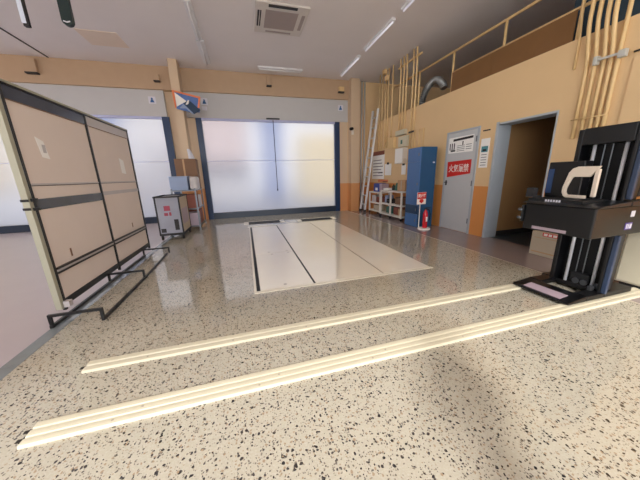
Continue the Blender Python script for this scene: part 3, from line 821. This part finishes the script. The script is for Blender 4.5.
def lamp(label, x0, x1, y0, y1):
    r = thing('ceiling_lamp', label, 'ceiling lamp', ((x0 + x1) / 2, (y0 + y1) / 2, CZ))
    part('lamp_body', 'lampbody', r, (x0, x1, y0, y1, CZ - 0.045, CZ - 0.001), bevel=0.006)
    bm = new()
    if x1 - x0 > y1 - y0: tube(bm, [(x0 + 0.03, (y0 + y1) / 2, CZ - 0.065), (x1 - 0.03, (y0 + y1) / 2, CZ - 0.065)], 0.016, 10)
    else: tube(bm, [((x0 + x1) / 2, y0 + 0.03, CZ - 0.065), ((x0 + x1) / 2, y1 - 0.03, CZ - 0.065)], 0.016, 10)
    return r, bm
specs = (('bright strip lamp on the ceiling over the floor plates, nearer the railing', 2.935, 3.02, 5.0, 6.22, 'tube'),
         ('second bright strip lamp in the same line, nearer the shutter', 2.935, 3.02, 6.55, 7.8, 'tube'),
         ('dim strip lamp on the ceiling beside the air conditioner', -0.70, -0.58, 5.3, 6.55, 'lampbody'),
         ('dim strip lamp continuing the line beside the air conditioner, towards the shutter', -0.72, -0.56, 6.6, 7.72, 'lampbody'),
         ('strip lamp crosswise on the ceiling before the shutter', 0.6, 1.8, 7.66, 7.78, 'lampbody'),
         ('bright strip lamp at the upper rim of the view, over the railing side', 2.935, 3.02, 3.5, 4.72, 'tube'))
for lab, a, b_, c_, d_, m in specs:
    r, bm = lamp(lab, a, b_, c_, d_)
    obj('lamp_tube', bm, m, r, smooth=True)
# hanging cable drops
py = 4.5
r = thing('hanging_cable_drop', 'white hanging cable drop with black edge below the ceiling', 'cable drop', (-3.7, py, 3.08))
bm = new(); quadprism(bm, [(-2.445, py, 3.12), (-2.395, py, 3.115), (-2.395, py, CZ + 0.001), (-2.445, py, CZ + 0.001)], (0, 0.04, 0)); obj('drop_body', bm, 'pendwhite', r, bevel=0.004)
bm = new(); quadprism(bm, [(-2.394, py - 0.002, 3.10), (-2.378, py - 0.002, 3.11), (-2.378, py - 0.002, CZ - 0.002), (-2.394, py - 0.002, CZ - 0.002)], (0, 0.045, 0)); box(bm, -2.43, -2.378, py - 0.003, py + 0.043, 3.085, 3.114); obj('edge_strip', bm, 'dark', r)
r = thing('hanging_cable_drop', 'dark green hanging cable drop with rounded lower end', 'cable drop', (-1.97, py, 3.14))
bm = new(); n = 10; pts = [(-2.035, py, CZ + 0.001), (-2.035, py, 3.22)]
for k in range(n + 1):
    a = PI + k * PI / n
    pts.append((-1.975 + 0.06 * math.cos(a), py, 3.20 + 0.06 * math.sin(a)))
pts += [(-1.915, py, 3.22), (-1.915, py, CZ + 0.001)]
quadprism(bm, pts, (0, 0.06, 0)); obj('drop_body', bm, 'penddark', r, bevel=0.006)
bm = new(); tube(bm, [(-2.01, py - 0.004, 3.185), (-1.975, py - 0.006, 3.172), (-1.94, py - 0.004, 3.185)], 0.007, 8); obj('end_mark', bm, 'whitelabel', r)

# small things on the band above the shutters
def bandbox(name, label, cat, m, x, z, w, h, yf=8.12):
    r = thing(name, label, cat, (x, 8.2, z))
    part('box_body', m, r, (x - w / 2, x + w / 2, yf, 8.208, z - h / 2, z + h / 2), bevel=0.006)
    part('bracket', 'dark', r, (x - w * 0.65, x + w * 0.5, yf - 0.01, 8.208, z - h / 2 - 0.03, z - h / 2 - 0.001))
bandbox('wall_speaker', 'yellow box with dark bracket on the band beside the corner pier', 'box', 'rail', 3.12, 3.77, 0.16, 0.13)
bandbox('wall_speaker', 'tan box with dark bracket on the band beside the middle column', 'box', 'band', -1.93, 3.76, 0.12, 0.14)
bandbox('wall_speaker', 'tan upright box on the band over the wide shutter', 'box', 'band', 0.92, 3.86, 0.12, 0.22)
bandbox('wall_speaker', 'tall tan box with dark bracket on the band above the partition board', 'box', 'band', -4.47, 3.84, 0.2, 0.28)
def sticker(label, x, z, s=0.17):
    r = thing('shutter_sticker', label, 'sticker', (x, BY, z))
    part('sticker_sheet', 'whitelabel', r, (x - s / 2, x + s / 2, BY - 0.004, BY + 0.001, z - s / 2, z + s / 2))
    bm = new(); lathe(bm, 0, 0, [(0.024, 0), (0.024, 0.002)], 16)
    bmesh.ops.transform(bm, matrix=Matrix.Translation((x, BY - 0.0045, z + 0.035)) @ Matrix.Rotation(PI / 2, 4, 'X'), verts=bm.verts)
    quadprism(bm, [(x - 0.05, BY - 0.0065, z - 0.055), (x + 0.05, BY - 0.0065, z - 0.055), (x + 0.028, BY - 0.0065, z + 0.012), (x - 0.028, BY - 0.0065, z + 0.012)], (0, 0.002, 0))
    obj('sticker_figure', bm, 'figblue', r)
sticker('white sticker with blue figure on the header above the narrow visible shutter', -2.15, 3.25)
sticker('white sticker with blue figure on the header beside the tilted advert panel', -0.88, 3.27)
sticker('white sticker with blue figure on the header end near the corner pier', 3.12, 3.265)
o = part('small_plate', 'whitelabel', None, (-0.96, -0.83, BY - 0.012, BY + 0.001, 3.05, 3.15)); tag(o, 'small white plate below the sticker beside the advert panel', 'plate')
# camera on the corner pier
r = thing('wall_camera', 'small black and white camera on the corner pier', 'camera', (3.3, 8.0, 2.5))
bm = new(); tube(bm, [(3.42, 7.985, 2.62), (3.33, 7.93, 2.60)], 0.045, 14); obj('camera_head', bm, 'blackmatt', r, smooth=True)
part('camera_mount', 'shelfwhite', r, (3.385, 3.46, 7.96, 7.998, 2.44, 2.60), bevel=0.01)
# pull cord of the shutter
r = thing('shutter_pull', 'black pull cord hanging in front of the wide shutter', 'cord', (0.965, 8.2, 2.86))
bm = new(); tube(bm, [(0.965, 8.235, 2.85), (0.965, 8.235, 0.84)], 0.010, 8); obj('cord', bm, 'dark', r)
bm = new(); tube(bm, [(0.965, 8.235, 0.84), (0.965, 8.235, 0.78)], 0.02, 10); obj('cord_end', bm, 'dark', r)
part('bracket', 'dark', r, (0.77, 1.16, 8.20, 8.2495, 2.868, 2.90))

# ------------------------------------------------------------------ partition board
P = thing('partition_board', 'long two-bay partition board with black posts and floor base', 'partition board', (-1.7, 3.75, 0))
PX = -1.72; ZT = 1.965; ZB = 0.12
ya, ym, yb = 2.69, 3.79, 4.915
part('edge_trim', 'boardframe', P, (PX - 0.035, PX + 0.012, ya - 0.045, ya - 0.002, 0.085, ZT + 0.02), bevel=0.003)
part('top_trim', 'boardframe', P, (PX - 0.035, PX + 0.012, ya - 0.002, yb + 0.03, ZT + 0.001, ZT + 0.022), bevel=0.003)
for y in (ya + 0.015, ym, yb):
    part('post', 'boardblack', P, (PX - 0.015, PX + 0.014, y - 0.013, y + 0.013, 0.06, ZT), bevel=0.003)
for (y0, y1) in ((ya + 0.032, ym - 0.017), (ym + 0.017, yb - 0.017)):
    pn = part('panel', 'boardpanel', P, (PX - 0.02, PX, y0, y1, 0.16, ZT - 0.002))
    part('seam_rail', 'tapepale', pn, (PX + 0.0005, PX + 0.006, y0, y1, 1.19, 1.205))
    part('seam_dark_line', 'boardblack', pn, (PX + 0.0005, PX + 0.004, y0, y1, 1.183, 1.189))  # thin black line just below the seam rail
    part('rail_pair', 'boardblack', pn, (PX + 0.0005, PX + 0.02, y0, y1, 0.445, 0.462), (PX + 0.0005, PX + 0.02, y0, y1, 0.405, 0.42))
    part('rail_web', 'tapepale', pn, (PX + 0.0005, PX + 0.010, y0, y1, 0.421, 0.444))
    part('bottom_panel', 'boardblack', pn, (PX - 0.02, PX + 0.01, y0, y1, 0.10, 0.158))
    part('top_rail', 'boardblack', pn, (PX + 0.0005, PX + 0.018, y0, y1, ZT - 0.014, ZT - 0.003))
    part('top_strip', 'tape' if y0 < 3 else 'tapepale', pn, (PX + 0.0005, PX + 0.007, y0, y1, ZT - 0.115, ZT - 0.0145))  # second bay's strip is paler: its reflection is put into the colour
    part('strip_edge', 'brown', pn, (PX + 0.0005, PX + 0.008, y0, y1, ZT - 0.122, ZT - 0.116))
    part('dark_band', 'tape' if y0 < 3 else 'tapepale', pn, (PX + 0.0005, PX + 0.008, y0, y1, 0.985, 1.075) if y0 < 3 else (PX + 0.0005, PX + 0.008, y0, y1, 1.04, 1.085))  # glossy band's reflection painted as a pale colour in the second bay
part('clamp', 'boardblack', P, (PX + 0.0145, PX + 0.03, ya - 0.03, ya + 0.03, 1.06, 1.085), (PX + 0.0145, PX + 0.03, ya - 0.03, ya + 0.03, 0.985, 1.01), (PX - 0.04, PX + 0.013, ya - 0.05, ya - 0.046, 1.06, 1.08), (PX - 0.04, PX + 0.013, ya - 0.05, ya - 0.046, 0.99, 1.01))
# base of square tube
bm = new()
sq(bm, (-1.705, 2.47, 0.014), (-1.705, 4.62, 0.014), 0.024)
obj('floor_bar', bm, 'boardblack', P)
bm = new(); sq(bm, (-1.335, 2.475, 0.014), (-1.335, 3.50, 0.014), 0.024); obj('floor_bar', bm, 'boardblack', P)
bm = new(); sq(bm, (-1.335, 3.50, 0.012), (-1.38, 4.62, 0.012), 0.02); obj('floor_bar', bm, 'boardblack', P)
for y in (2.485, 3.48, 4.60):
    bm = new()
    sq(bm, (-1.705, y, 0.026), (-1.705, y, 0.105), 0.022)
    sq(bm, (-1.335, y, 0.026), (-1.335, y, 0.105), 0.022)
    sq(bm, (-1.716, y, 0.112), (-1.324, y, 0.112), 0.022)
    obj('cross_foot', bm, 'boardblack', P)
part('end_bracket', 'tapepale', P, (PX + 0.0145, PX + 0.10, ya - 0.02, ya + 0.03, 0.095, 0.099), (PX + 0.0145, PX + 0.06, ya - 0.02, ya + 0.03, 0.0995, 0.15))
def paper_on_board(name, label, y0, y1, z0, z1, m='paper', skew=0.03, cat='paper sheet', mark=None):
    r = thing(name, label, cat, (PX, y0, z0))
    bm = new(); quadprism(bm, [(PX + 0.0005, y0 + skew, z0), (PX + 0.0005, y1, z0 - 0.01), (PX + 0.0005, y1 - skew, z1 - 0.03), (PX + 0.0005, y0, z1)], (0.002, 0, 0)); obj('sheet', bm, m, r)
    if mark: part('mark', mark[0], r, (PX + 0.0028, PX + 0.004, mark[1], mark[2], mark[3], mark[4]))
paper_on_board('taped_paper', 'crooked white paper taped high on the partition bay with the tape band', 2.93, 3.05, 1.43, 1.60, mark=('tapepale', 2.985, 3.025, 1.47, 1.54))
paper_on_board('taped_paper', 'white paper taped high on the partition bay nearer the shutter', 4.46, 4.60, 1.32, 1.53, skew=0.01)
paper_on_board('hanging_tag', 'small brown tag low on the partition bay with the tape band', 2.955, 3.0, 0.49, 0.60, 'boardpanel', 0.0, 'tag', ('brown', 2.97, 2.993, 0.50, 0.58))
paper_on_board('hanging_tag', 'small brown tag low on the partition bay nearer the shutter', 4.42, 4.47, 0.47, 0.60, 'boardpanel', 0.0, 'tag', ('brown', 4.43, 4.455, 0.52, 0.59))

# ------------------------------------------------------------------ cart, rack and column things
ct = thing('tool_cart', 'grey wheeled cart with black frame and pale side beside the middle column', 'cart', (-1.55, 6.0, 0))
cx0, cx1, cy0, cy1 = -1.765, -1.335, 5.74, 6.46
part('frame', 'dark', ct, *[(x - 0.012, x + 0.012, y - 0.012, y + 0.012, 0.10, 0.86) for x in (cx0, cx1) for y in (cy0, cy1)], (cx0 - 0.02, cx1 + 0.02, cy0 - 0.02, cy0 + 0.012, 0.861, 0.89), (cx0 - 0.02, cx1 + 0.02, cy1 - 0.012, cy1 + 0.02, 0.861, 0.89), (cx0 - 0.02, cx0 + 0.012, cy0 + 0.0121, cy1 - 0.0121, 0.861, 0.89), (cx1 - 0.012, cx1 + 0.02, cy0 + 0.0121, cy1 - 0.0121, 0.861, 0.89), (cx0 - 0.013, cx1 + 0.013, cy0 - 0.013, cy1 + 0.013, 0.095, 0.135))
fp = part('front_panel', 'cartgrey', ct, (cx0 + 0.013, cx1 - 0.013, cy0 + 0.002, cy0 + 0.010, 0.14, 0.855))
part('red_print', 'redink', fp, (cx0 + 0.14, cx0 + 0.25, cy0 - 0.002, cy0 + 0.0015, 0.60, 0.70), (cx0 + 0.13, cx0 + 0.20, cy0 - 0.002, cy0 + 0.0015, 0.50, 0.56), (cx0 + 0.22, cx0 + 0.26, cy0 - 0.002, cy0 + 0.0015, 0.50, 0.57))
part('dark_print', 'dark', fp, (cx0 + 0.29, cx0 + 0.37, cy0 - 0.002, cy0 + 0.0015, 0.20, 0.42))
part('dark_print', 'dark', fp, (cx0 + 0.03, cx0 + 0.12, cy0 - 0.002, cy0 + 0.0015, 0.16, 0.24))
sp_ = part('side_panel', 'boxpaper', ct, (cx1 - 0.010, cx1 + 0.003, cy0 + 0.013, cy1 - 0.013, 0.14, 0.855))
part('side_inset', 'pinklabel', sp_, (cx1 + 0.0035, cx1 + 0.006, cy0 + 0.10, cy1 - 0.10, 0.30, 0.62))
part('lid', 'tapepale', ct, (cx0 + 0.013, cx1 - 0.013, cy0 + 0.013, cy1 - 0.013, 0.84, 0.868))
for x in (cx0 + 0.02, cx1 - 0.02):
    for y in (cy0 + 0.03, cy1 - 0.03):
        w = thing_w = part('caster', 'dark', ct, (x - 0.018, x + 0.018, y - 0.02, y + 0.02, 0.06, 0.094))
        bm = new(); tube(bm, [(x - 0.012, y, 0.041), (x + 0.012, y, 0.041)], 0.04, 16); obj('wheel', bm, 'blackmatt', w)
rk = thing('steel_rack', 'low steel rack loaded with boxes in front of the middle column', 'rack', (-1.45, 7.0, 0))
rx0, rx1, ry0, ry1 = -1.66, -1.16, 6.64, 7.56
for x in (rx0, rx1):
    for y in (ry0, ry1):
        part('rack_post', 'steel', rk, (x - 0.015, x + 0.015, y - 0.015, y + 0.015, 0.001, 1.0))
for z in (0.10, 0.52, 0.95):
    part('rack_shelf', 'steel', rk, (rx0 - 0.014, rx1 + 0.014, ry0 - 0.014, ry1 + 0.014, z - 0.012, z + 0.012))
item('storage_bin', 'grey blue plastic bin on top of the steel rack', 'bin', 'binblue', -1.68, -1.30, 6.66, 7.10, 0.963, 1.26, lambda r: part('bin_rim', 'binblue', r, (-1.695, -1.285, 6.645, 7.115, 1.261, 1.28)))
item('paper_sack', 'pale crumpled sack beside the grey blue bin on the steel rack', 'sack', 'tapepale', -1.27, -1.10, 6.68, 7.05, 0.963, 1.27, bevel=0.04)
item('carton', 'brown carton on the rack top behind the grey blue bin', 'box', 'brown', -1.62, -1.14, 7.15, 7.48, 0.963, 1.70, lambda r: part('carton_tape', 'cardboard', r, (-1.44, -1.40, 7.145, 7.1495, 0.97, 1.69)))
item('carton', 'red brown carton on the middle tier of the steel rack', 'box', 'redbrown', -1.42, -1.17, 6.68, 6.98, 0.5325, 0.86)
item('carton', 'pale carton on the middle tier of the rack behind the red brown carton', 'box', 'tapepale', -1.42, -1.17, 7.0, 7.40, 0.5325, 0.82)
item('carton', 'pinkish carton on the bottom tier of the rack nearest the cart', 'box', 'pinklabel', -1.44, -1.18, 6.68, 6.98, 0.1125, 0.42)
item('carton', 'dark red carton on the bottom tier of the rack near the shutter', 'box', 'redbrown', -1.44, -1.18, 7.0, 7.4, 0.1125, 0.46)
# hanging white cloth on the column
bm = new()
ring = []
for k, (w, z, yy) in enumerate(((0.035, 1.98, 7.685), (0.06, 1.85, 7.67), (0.085, 1.65, 7.66), (0.09, 1.5, 7.655), (0.05, 1.36, 7.66), (0.025, 1.30, 7.67))):
    cxk = -1.36 + 0.035 * k
    ring.append([bm.verts.new((cxk - w, yy, z)), bm.verts.new((cxk, yy - 0.03, z)), bm.verts.new((cxk + w, yy, z)), bm.verts.new((cxk, yy + 0.008, z))])
for A, B in zip(ring, ring[1:]):
    for k in range(4): bm.faces.new([A[k], A[(k + 1) % 4], B[(k + 1) % 4], B[k]])
bm.faces.new(ring[0]); bm.faces.new(list(reversed(ring[-1])))
tag(obj('hanging_cloth', bm, 'whitelabel'), 'white cloth hanging on the middle column above the rack', 'cloth')
# tilted advert panel on the column
ad = thing('advert_panel', 'tilted blue and white advert panel with orange edges on the middle column', 'advert', (-1.3, 7.6, 2.85))
AY = 7.60
def adp(name, pts, m, yo, parent=ad, t=0.006):
    bm = new(); quadprism(bm, [(x, AY + yo + 0.05 * (z - 2.85), z) for x, z in pts], (0, t, 0)); return obj(name, bm, m, parent)
bd = adp('backing_board', [(-1.47, 2.92), (-1.50, 3.33), (-0.90, 3.21), (-0.95, 2.86), (-1.12, 2.84)], 'adblue', 0.0, t=0.02)
adp('white_triangle', [(-1.46, 2.97), (-1.47, 3.29), (-1.22, 3.10)], 'adwhite', -0.008, bd)
adp('orange_edge', [(-1.50, 2.93), (-1.525, 3.34), (-1.47, 3.335), (-1.465, 2.95)], 'orange', -0.016, bd)
adp('orange_edge', [(-1.48, 3.335), (-0.89, 3.215), (-0.89, 3.17), (-1.46, 3.295)], 'orange', -0.016, bd)
adp('orange_edge', [(-0.94, 2.95), (-0.89, 3.21), (-0.93, 3.215), (-0.985, 2.95)], 'orange', -0.024, bd)
adp('dark_photo', [(-1.30, 3.04), (-1.17, 3.13), (-0.92, 2.90), (-1.08, 2.80)], 'addark', -0.032, bd)
adp('photo_border', [(-1.22, 3.01), (-1.18, 3.04), (-1.155, 3.12), (-1.185, 3.12), (-1.25, 3.02)], 'adwhite', -0.040, bd)
adp('photo_border', [(-1.40, 2.93), (-1.30, 3.03), (-1.07, 2.80), (-1.12, 2.80), (-1.25, 2.93)], 'binblue', -0.024, bd)
bm = new(); box(bm, -1.42, -1.38, 7.635, 7.701, 3.0, 3.08); obj('bracket', bm, 'dark', ad)

# ------------------------------------------------------------------ the photographer, whose soft shadow lies on the terrazzo
def person(px, py):
    H = 1.62
    J = {}  # joints: position, radius x, radius y
    def j(n, x, y, z, r, r2=None): J[n] = (Vector((x, y, z)), r, r2 or r)
    j('pelvis', 0, 0, 0.92, 0.135, 0.10); j('waist', 0, 0, 1.04, 0.125, 0.09); j('chest', 0, 0.0, 1.22, 0.145, 0.105)
    j('neck0', 0, -0.005, 1.365, 0.075, 0.065); j('neck1', 0, 0.01, 1.41, 0.05); j('head0', 0, 0.02, 1.46, 0.066, 0.075); j('head1', 0, 0.02, 1.53, 0.078, 0.09); j('head2', 0, 0.015, 1.585, 0.06, 0.07)
    edges = [('pelvis', 'waist'), ('waist', 'chest'), ('chest', 'neck0'), ('neck0', 'neck1'), ('neck1', 'head0'), ('head0', 'head1'), ('head1', 'head2')]
    for s_, sx in (('a', -1), ('b', 1)):
        j('hip' + s_, 0.085 * sx, 0, 0.86, 0.085); j('thigh' + s_, 0.095 * sx, 0.01, 0.68, 0.075); j('knee' + s_, 0.10 * sx, 0.015, 0.48, 0.056); j('calf' + s_, 0.105 * sx, -0.005, 0.34, 0.054); j('ankle' + s_, 0.105 * sx, -0.015, 0.09, 0.038)
        j('heel' + s_, 0.107 * sx, -0.02, 0.042, 0.038); j('toe' + s_, 0.125 * sx, 0.16, 0.034, 0.03)
        edges += [('pelvis', 'hip' + s_), ('hip' + s_, 'thigh' + s_), ('thigh' + s_, 'knee' + s_), ('knee' + s_, 'calf' + s_), ('calf' + s_, 'ankle' + s_), ('ankle' + s_, 'heel' + s_), ('heel' + s_, 'toe' + s_)]
        j('shoulder' + s_, 0.165 * sx, -0.005, 1.325, 0.058); j('elbow' + s_, 0.22 * sx, 0.10, 1.08, 0.042); j('fore' + s_, 0.165 * sx, 0.19, 1.13, 0.037); j('wrist' + s_, 0.105 * sx, 0.27, 1.18, 0.026); j('palm' + s_, 0.085 * sx, 0.305, 1.205, 0.026)
        edges += [('chest', 'shoulder' + s_), ('shoulder' + s_, 'elbow' + s_), ('elbow' + s_, 'fore' + s_), ('fore' + s_, 'wrist' + s_), ('wrist' + s_, 'palm' + s_)]
        for k in range(4):   # fingers folded behind the phone, each of its own length
            l = (0.9, 1.0, 0.95, 0.75)[k]; z = 1.235 - 0.019 * k
            j('f%d0%s' % (k, s_), 0.084 * sx, 0.325, z, 0.0085); j('f%d1%s' % (k, s_), (0.084 - 0.030 * l) * sx, 0.347, z + 0.003, 0.0085); j('f%d2%s' % (k, s_), (0.084 - 0.058 * l) * sx, 0.340, z + 0.004, 0.0075)
            edges += [('palm' + s_, 'f%d0%s' % (k, s_)), ('f%d0%s' % (k, s_), 'f%d1%s' % (k, s_)), ('f%d1%s' % (k, s_), 'f%d2%s' % (k, s_))]
        j('t0' + s_, 0.078 * sx, 0.290, 1.232, 0.011); j('t1' + s_, 0.055 * sx, 0.300, 1.248, 0.009)
        edges += [('palm' + s_, 't0' + s_), ('t0' + s_, 't1' + s_)]
    names = list(J)
    me = bpy.data.meshes.new('body_skeleton')
    me.from_pydata([J[n][0] for n in names], [(names.index(a), names.index(b)) for a, b in edges], [])
    o = bpy.data.objects.new('body_skeleton', me); COL.objects.link(o)
    sk = o.modifiers.new('skin', 'SKIN'); sk.branch_smoothing = 0.6; sk.use_smooth_shade = True
    for i, n in enumerate(names):
        me.skin_vertices[0].data[i].radius = J[n][1:]
        me.skin_vertices[0].data[i].use_root = (n == 'pelvis')
    sd = o.modifiers.new('smooth', 'SUBSURF'); sd.levels = 2; sd.render_levels = 2
    dg = bpy.context.evaluated_depsgraph_get()
    bm_ = bpy.data.meshes.new_from_object(o.evaluated_get(dg))
    bpy.data.objects.remove(o)
    lo = min(v.co.z for v in bm_.vertices)
    for v in bm_.vertices: v.co.z -= lo - 0.001
    bm_.materials.clear()
    for k in ('skin', 'workshirt', 'trousers', 'dark'): bm_.materials.append(M[k])
    for f in bm_.polygons:
        c = f.center
        f.use_smooth = True
        f.material_index = 0 if (c.z > 1.385 or (c.y > 0.262 and c.z > 1.1)) else 1 if c.z > 0.94 else 2 if c.z > 0.085 else 3
    r = thing('person', 'person in a grey work shirt standing behind the viewpoint, casting the soft shadow', 'person', (px, py, 0))
    bo = bpy.data.objects.new('body', bm_); COL.objects.link(bo); bo.parent = r
    def sub(name, m, prof, cx, cy, sxy=(1, 1)):
        bm = new(); lathe(bm, 0, 0, prof, 16)
        bmesh.ops.transform(bm, matrix=Matrix.Translation((cx, cy, 0)) @ Matrix.Diagonal((sxy[0], sxy[1], 1, 1)), verts=bm.verts)
        q = obj(name, bm, m, None, smooth=True); q.parent = r; return q
    sub('hair', 'dark', [(0.070, 1.50), (0.088, 1.53), (0.086, 1.58), (0.066, 1.625), (0.030, 1.645)], 0, -0.005, (0.92, 1.06))
    for sx in (-1, 1):
        sub('eye', 'dark', [(0.004, 1.505), (0.009, 1.512), (0.004, 1.519)], 0.03 * sx, 0.098)
        sub('ear', 'skin', [(0.006, 1.475), (0.016, 1.50), (0.010, 1.53)], 0.08 * sx, 0.012, (0.5, 1))
    sub('nose', 'skin', [(0.013, 1.474), (0.014, 1.480), (0.006, 1.512)], 0, 0.108)
    sub('mouth', 'redbrown', [(0.016, 1.448), (0.018, 1.452), (0.014, 1.456)], 0, 0.088, (1, 0.5))
    bm = new(); box(bm, -0.072, 0.072, 0.316, 0.324, 1.17, 1.245)
    ph = obj('phone', bm, 'black', None, bevel=0.004)
    ph.location = (px, py, 0)
    tag(ph, 'black phone held in both hands by the standing person', 'phone')
    r.rotation_euler = (0, 0, 0)
mk('skin', (206, 160, 134), 0.5); mk('workshirt', (120, 124, 130), 0.8); mk('trousers', (44, 52, 74), 0.8)
person(0.27, -0.80)

# ------------------------------------------------------------------ light
W = bpy.data.worlds.new('overcast'); S.world = W; W.use_nodes = True
bg = W.node_tree.nodes['Background']
bg.inputs['Color'].default_value = (0.96, 0.97, 1.0, 1)
bg.inputs['Strength'].default_value = 0.85

su = bpy.data.lights.new('sun', 'SUN'); su.energy = 0.85; su.angle = math.radians(7.0); su.color = (1.0, 0.985, 0.96)
so = bpy.data.objects.new('sun', su); COL.objects.link(so)
so.rotation_euler = Vector((0.435, 0.90, -0.655)).to_track_quat('-Z', 'Y').to_euler()

# ------------------------------------------------------------------ camera (eye height 1.2 m, level wide-angle)
FPX = 252.305
def vp(px, py): return Vector((px - 320.0, py - 240.0, FPX)).normalized()
vy = vp(245, 178); vx = vp(1244, 149); vx = (vx - vx.dot(vy) * vy).normalized(); vz = vx.cross(vy)
if vz.y > 0: vz = -vz
cam = bpy.data.cameras.new('camera'); cam.sensor_width = 36.0; cam.lens = FPX / 640.0 * 36.0; cam.clip_start = 0.02
co = bpy.data.objects.new('camera', cam); COL.objects.link(co)
Rm = Matrix(((vx.x, -vx.y, -vx.z), (vy.x, -vy.y, -vy.z), (vz.x, -vz.y, -vz.z)))
co.matrix_world = Matrix.Translation((0, 0, 1.2)) @ Rm.to_4x4()
S.camera = co

S.view_settings.view_transform = 'Standard'
S.view_settings.look = 'None'
S.view_settings.gamma = 1.0
S.view_settings.use_curve_mapping = False
S.view_settings.exposure = 2.35
S.cycles.use_denoising = True
S.cycles.max_bounces = 10
S.cycles.diffuse_bounces = 6
S.cycles.transmission_bounces = 6
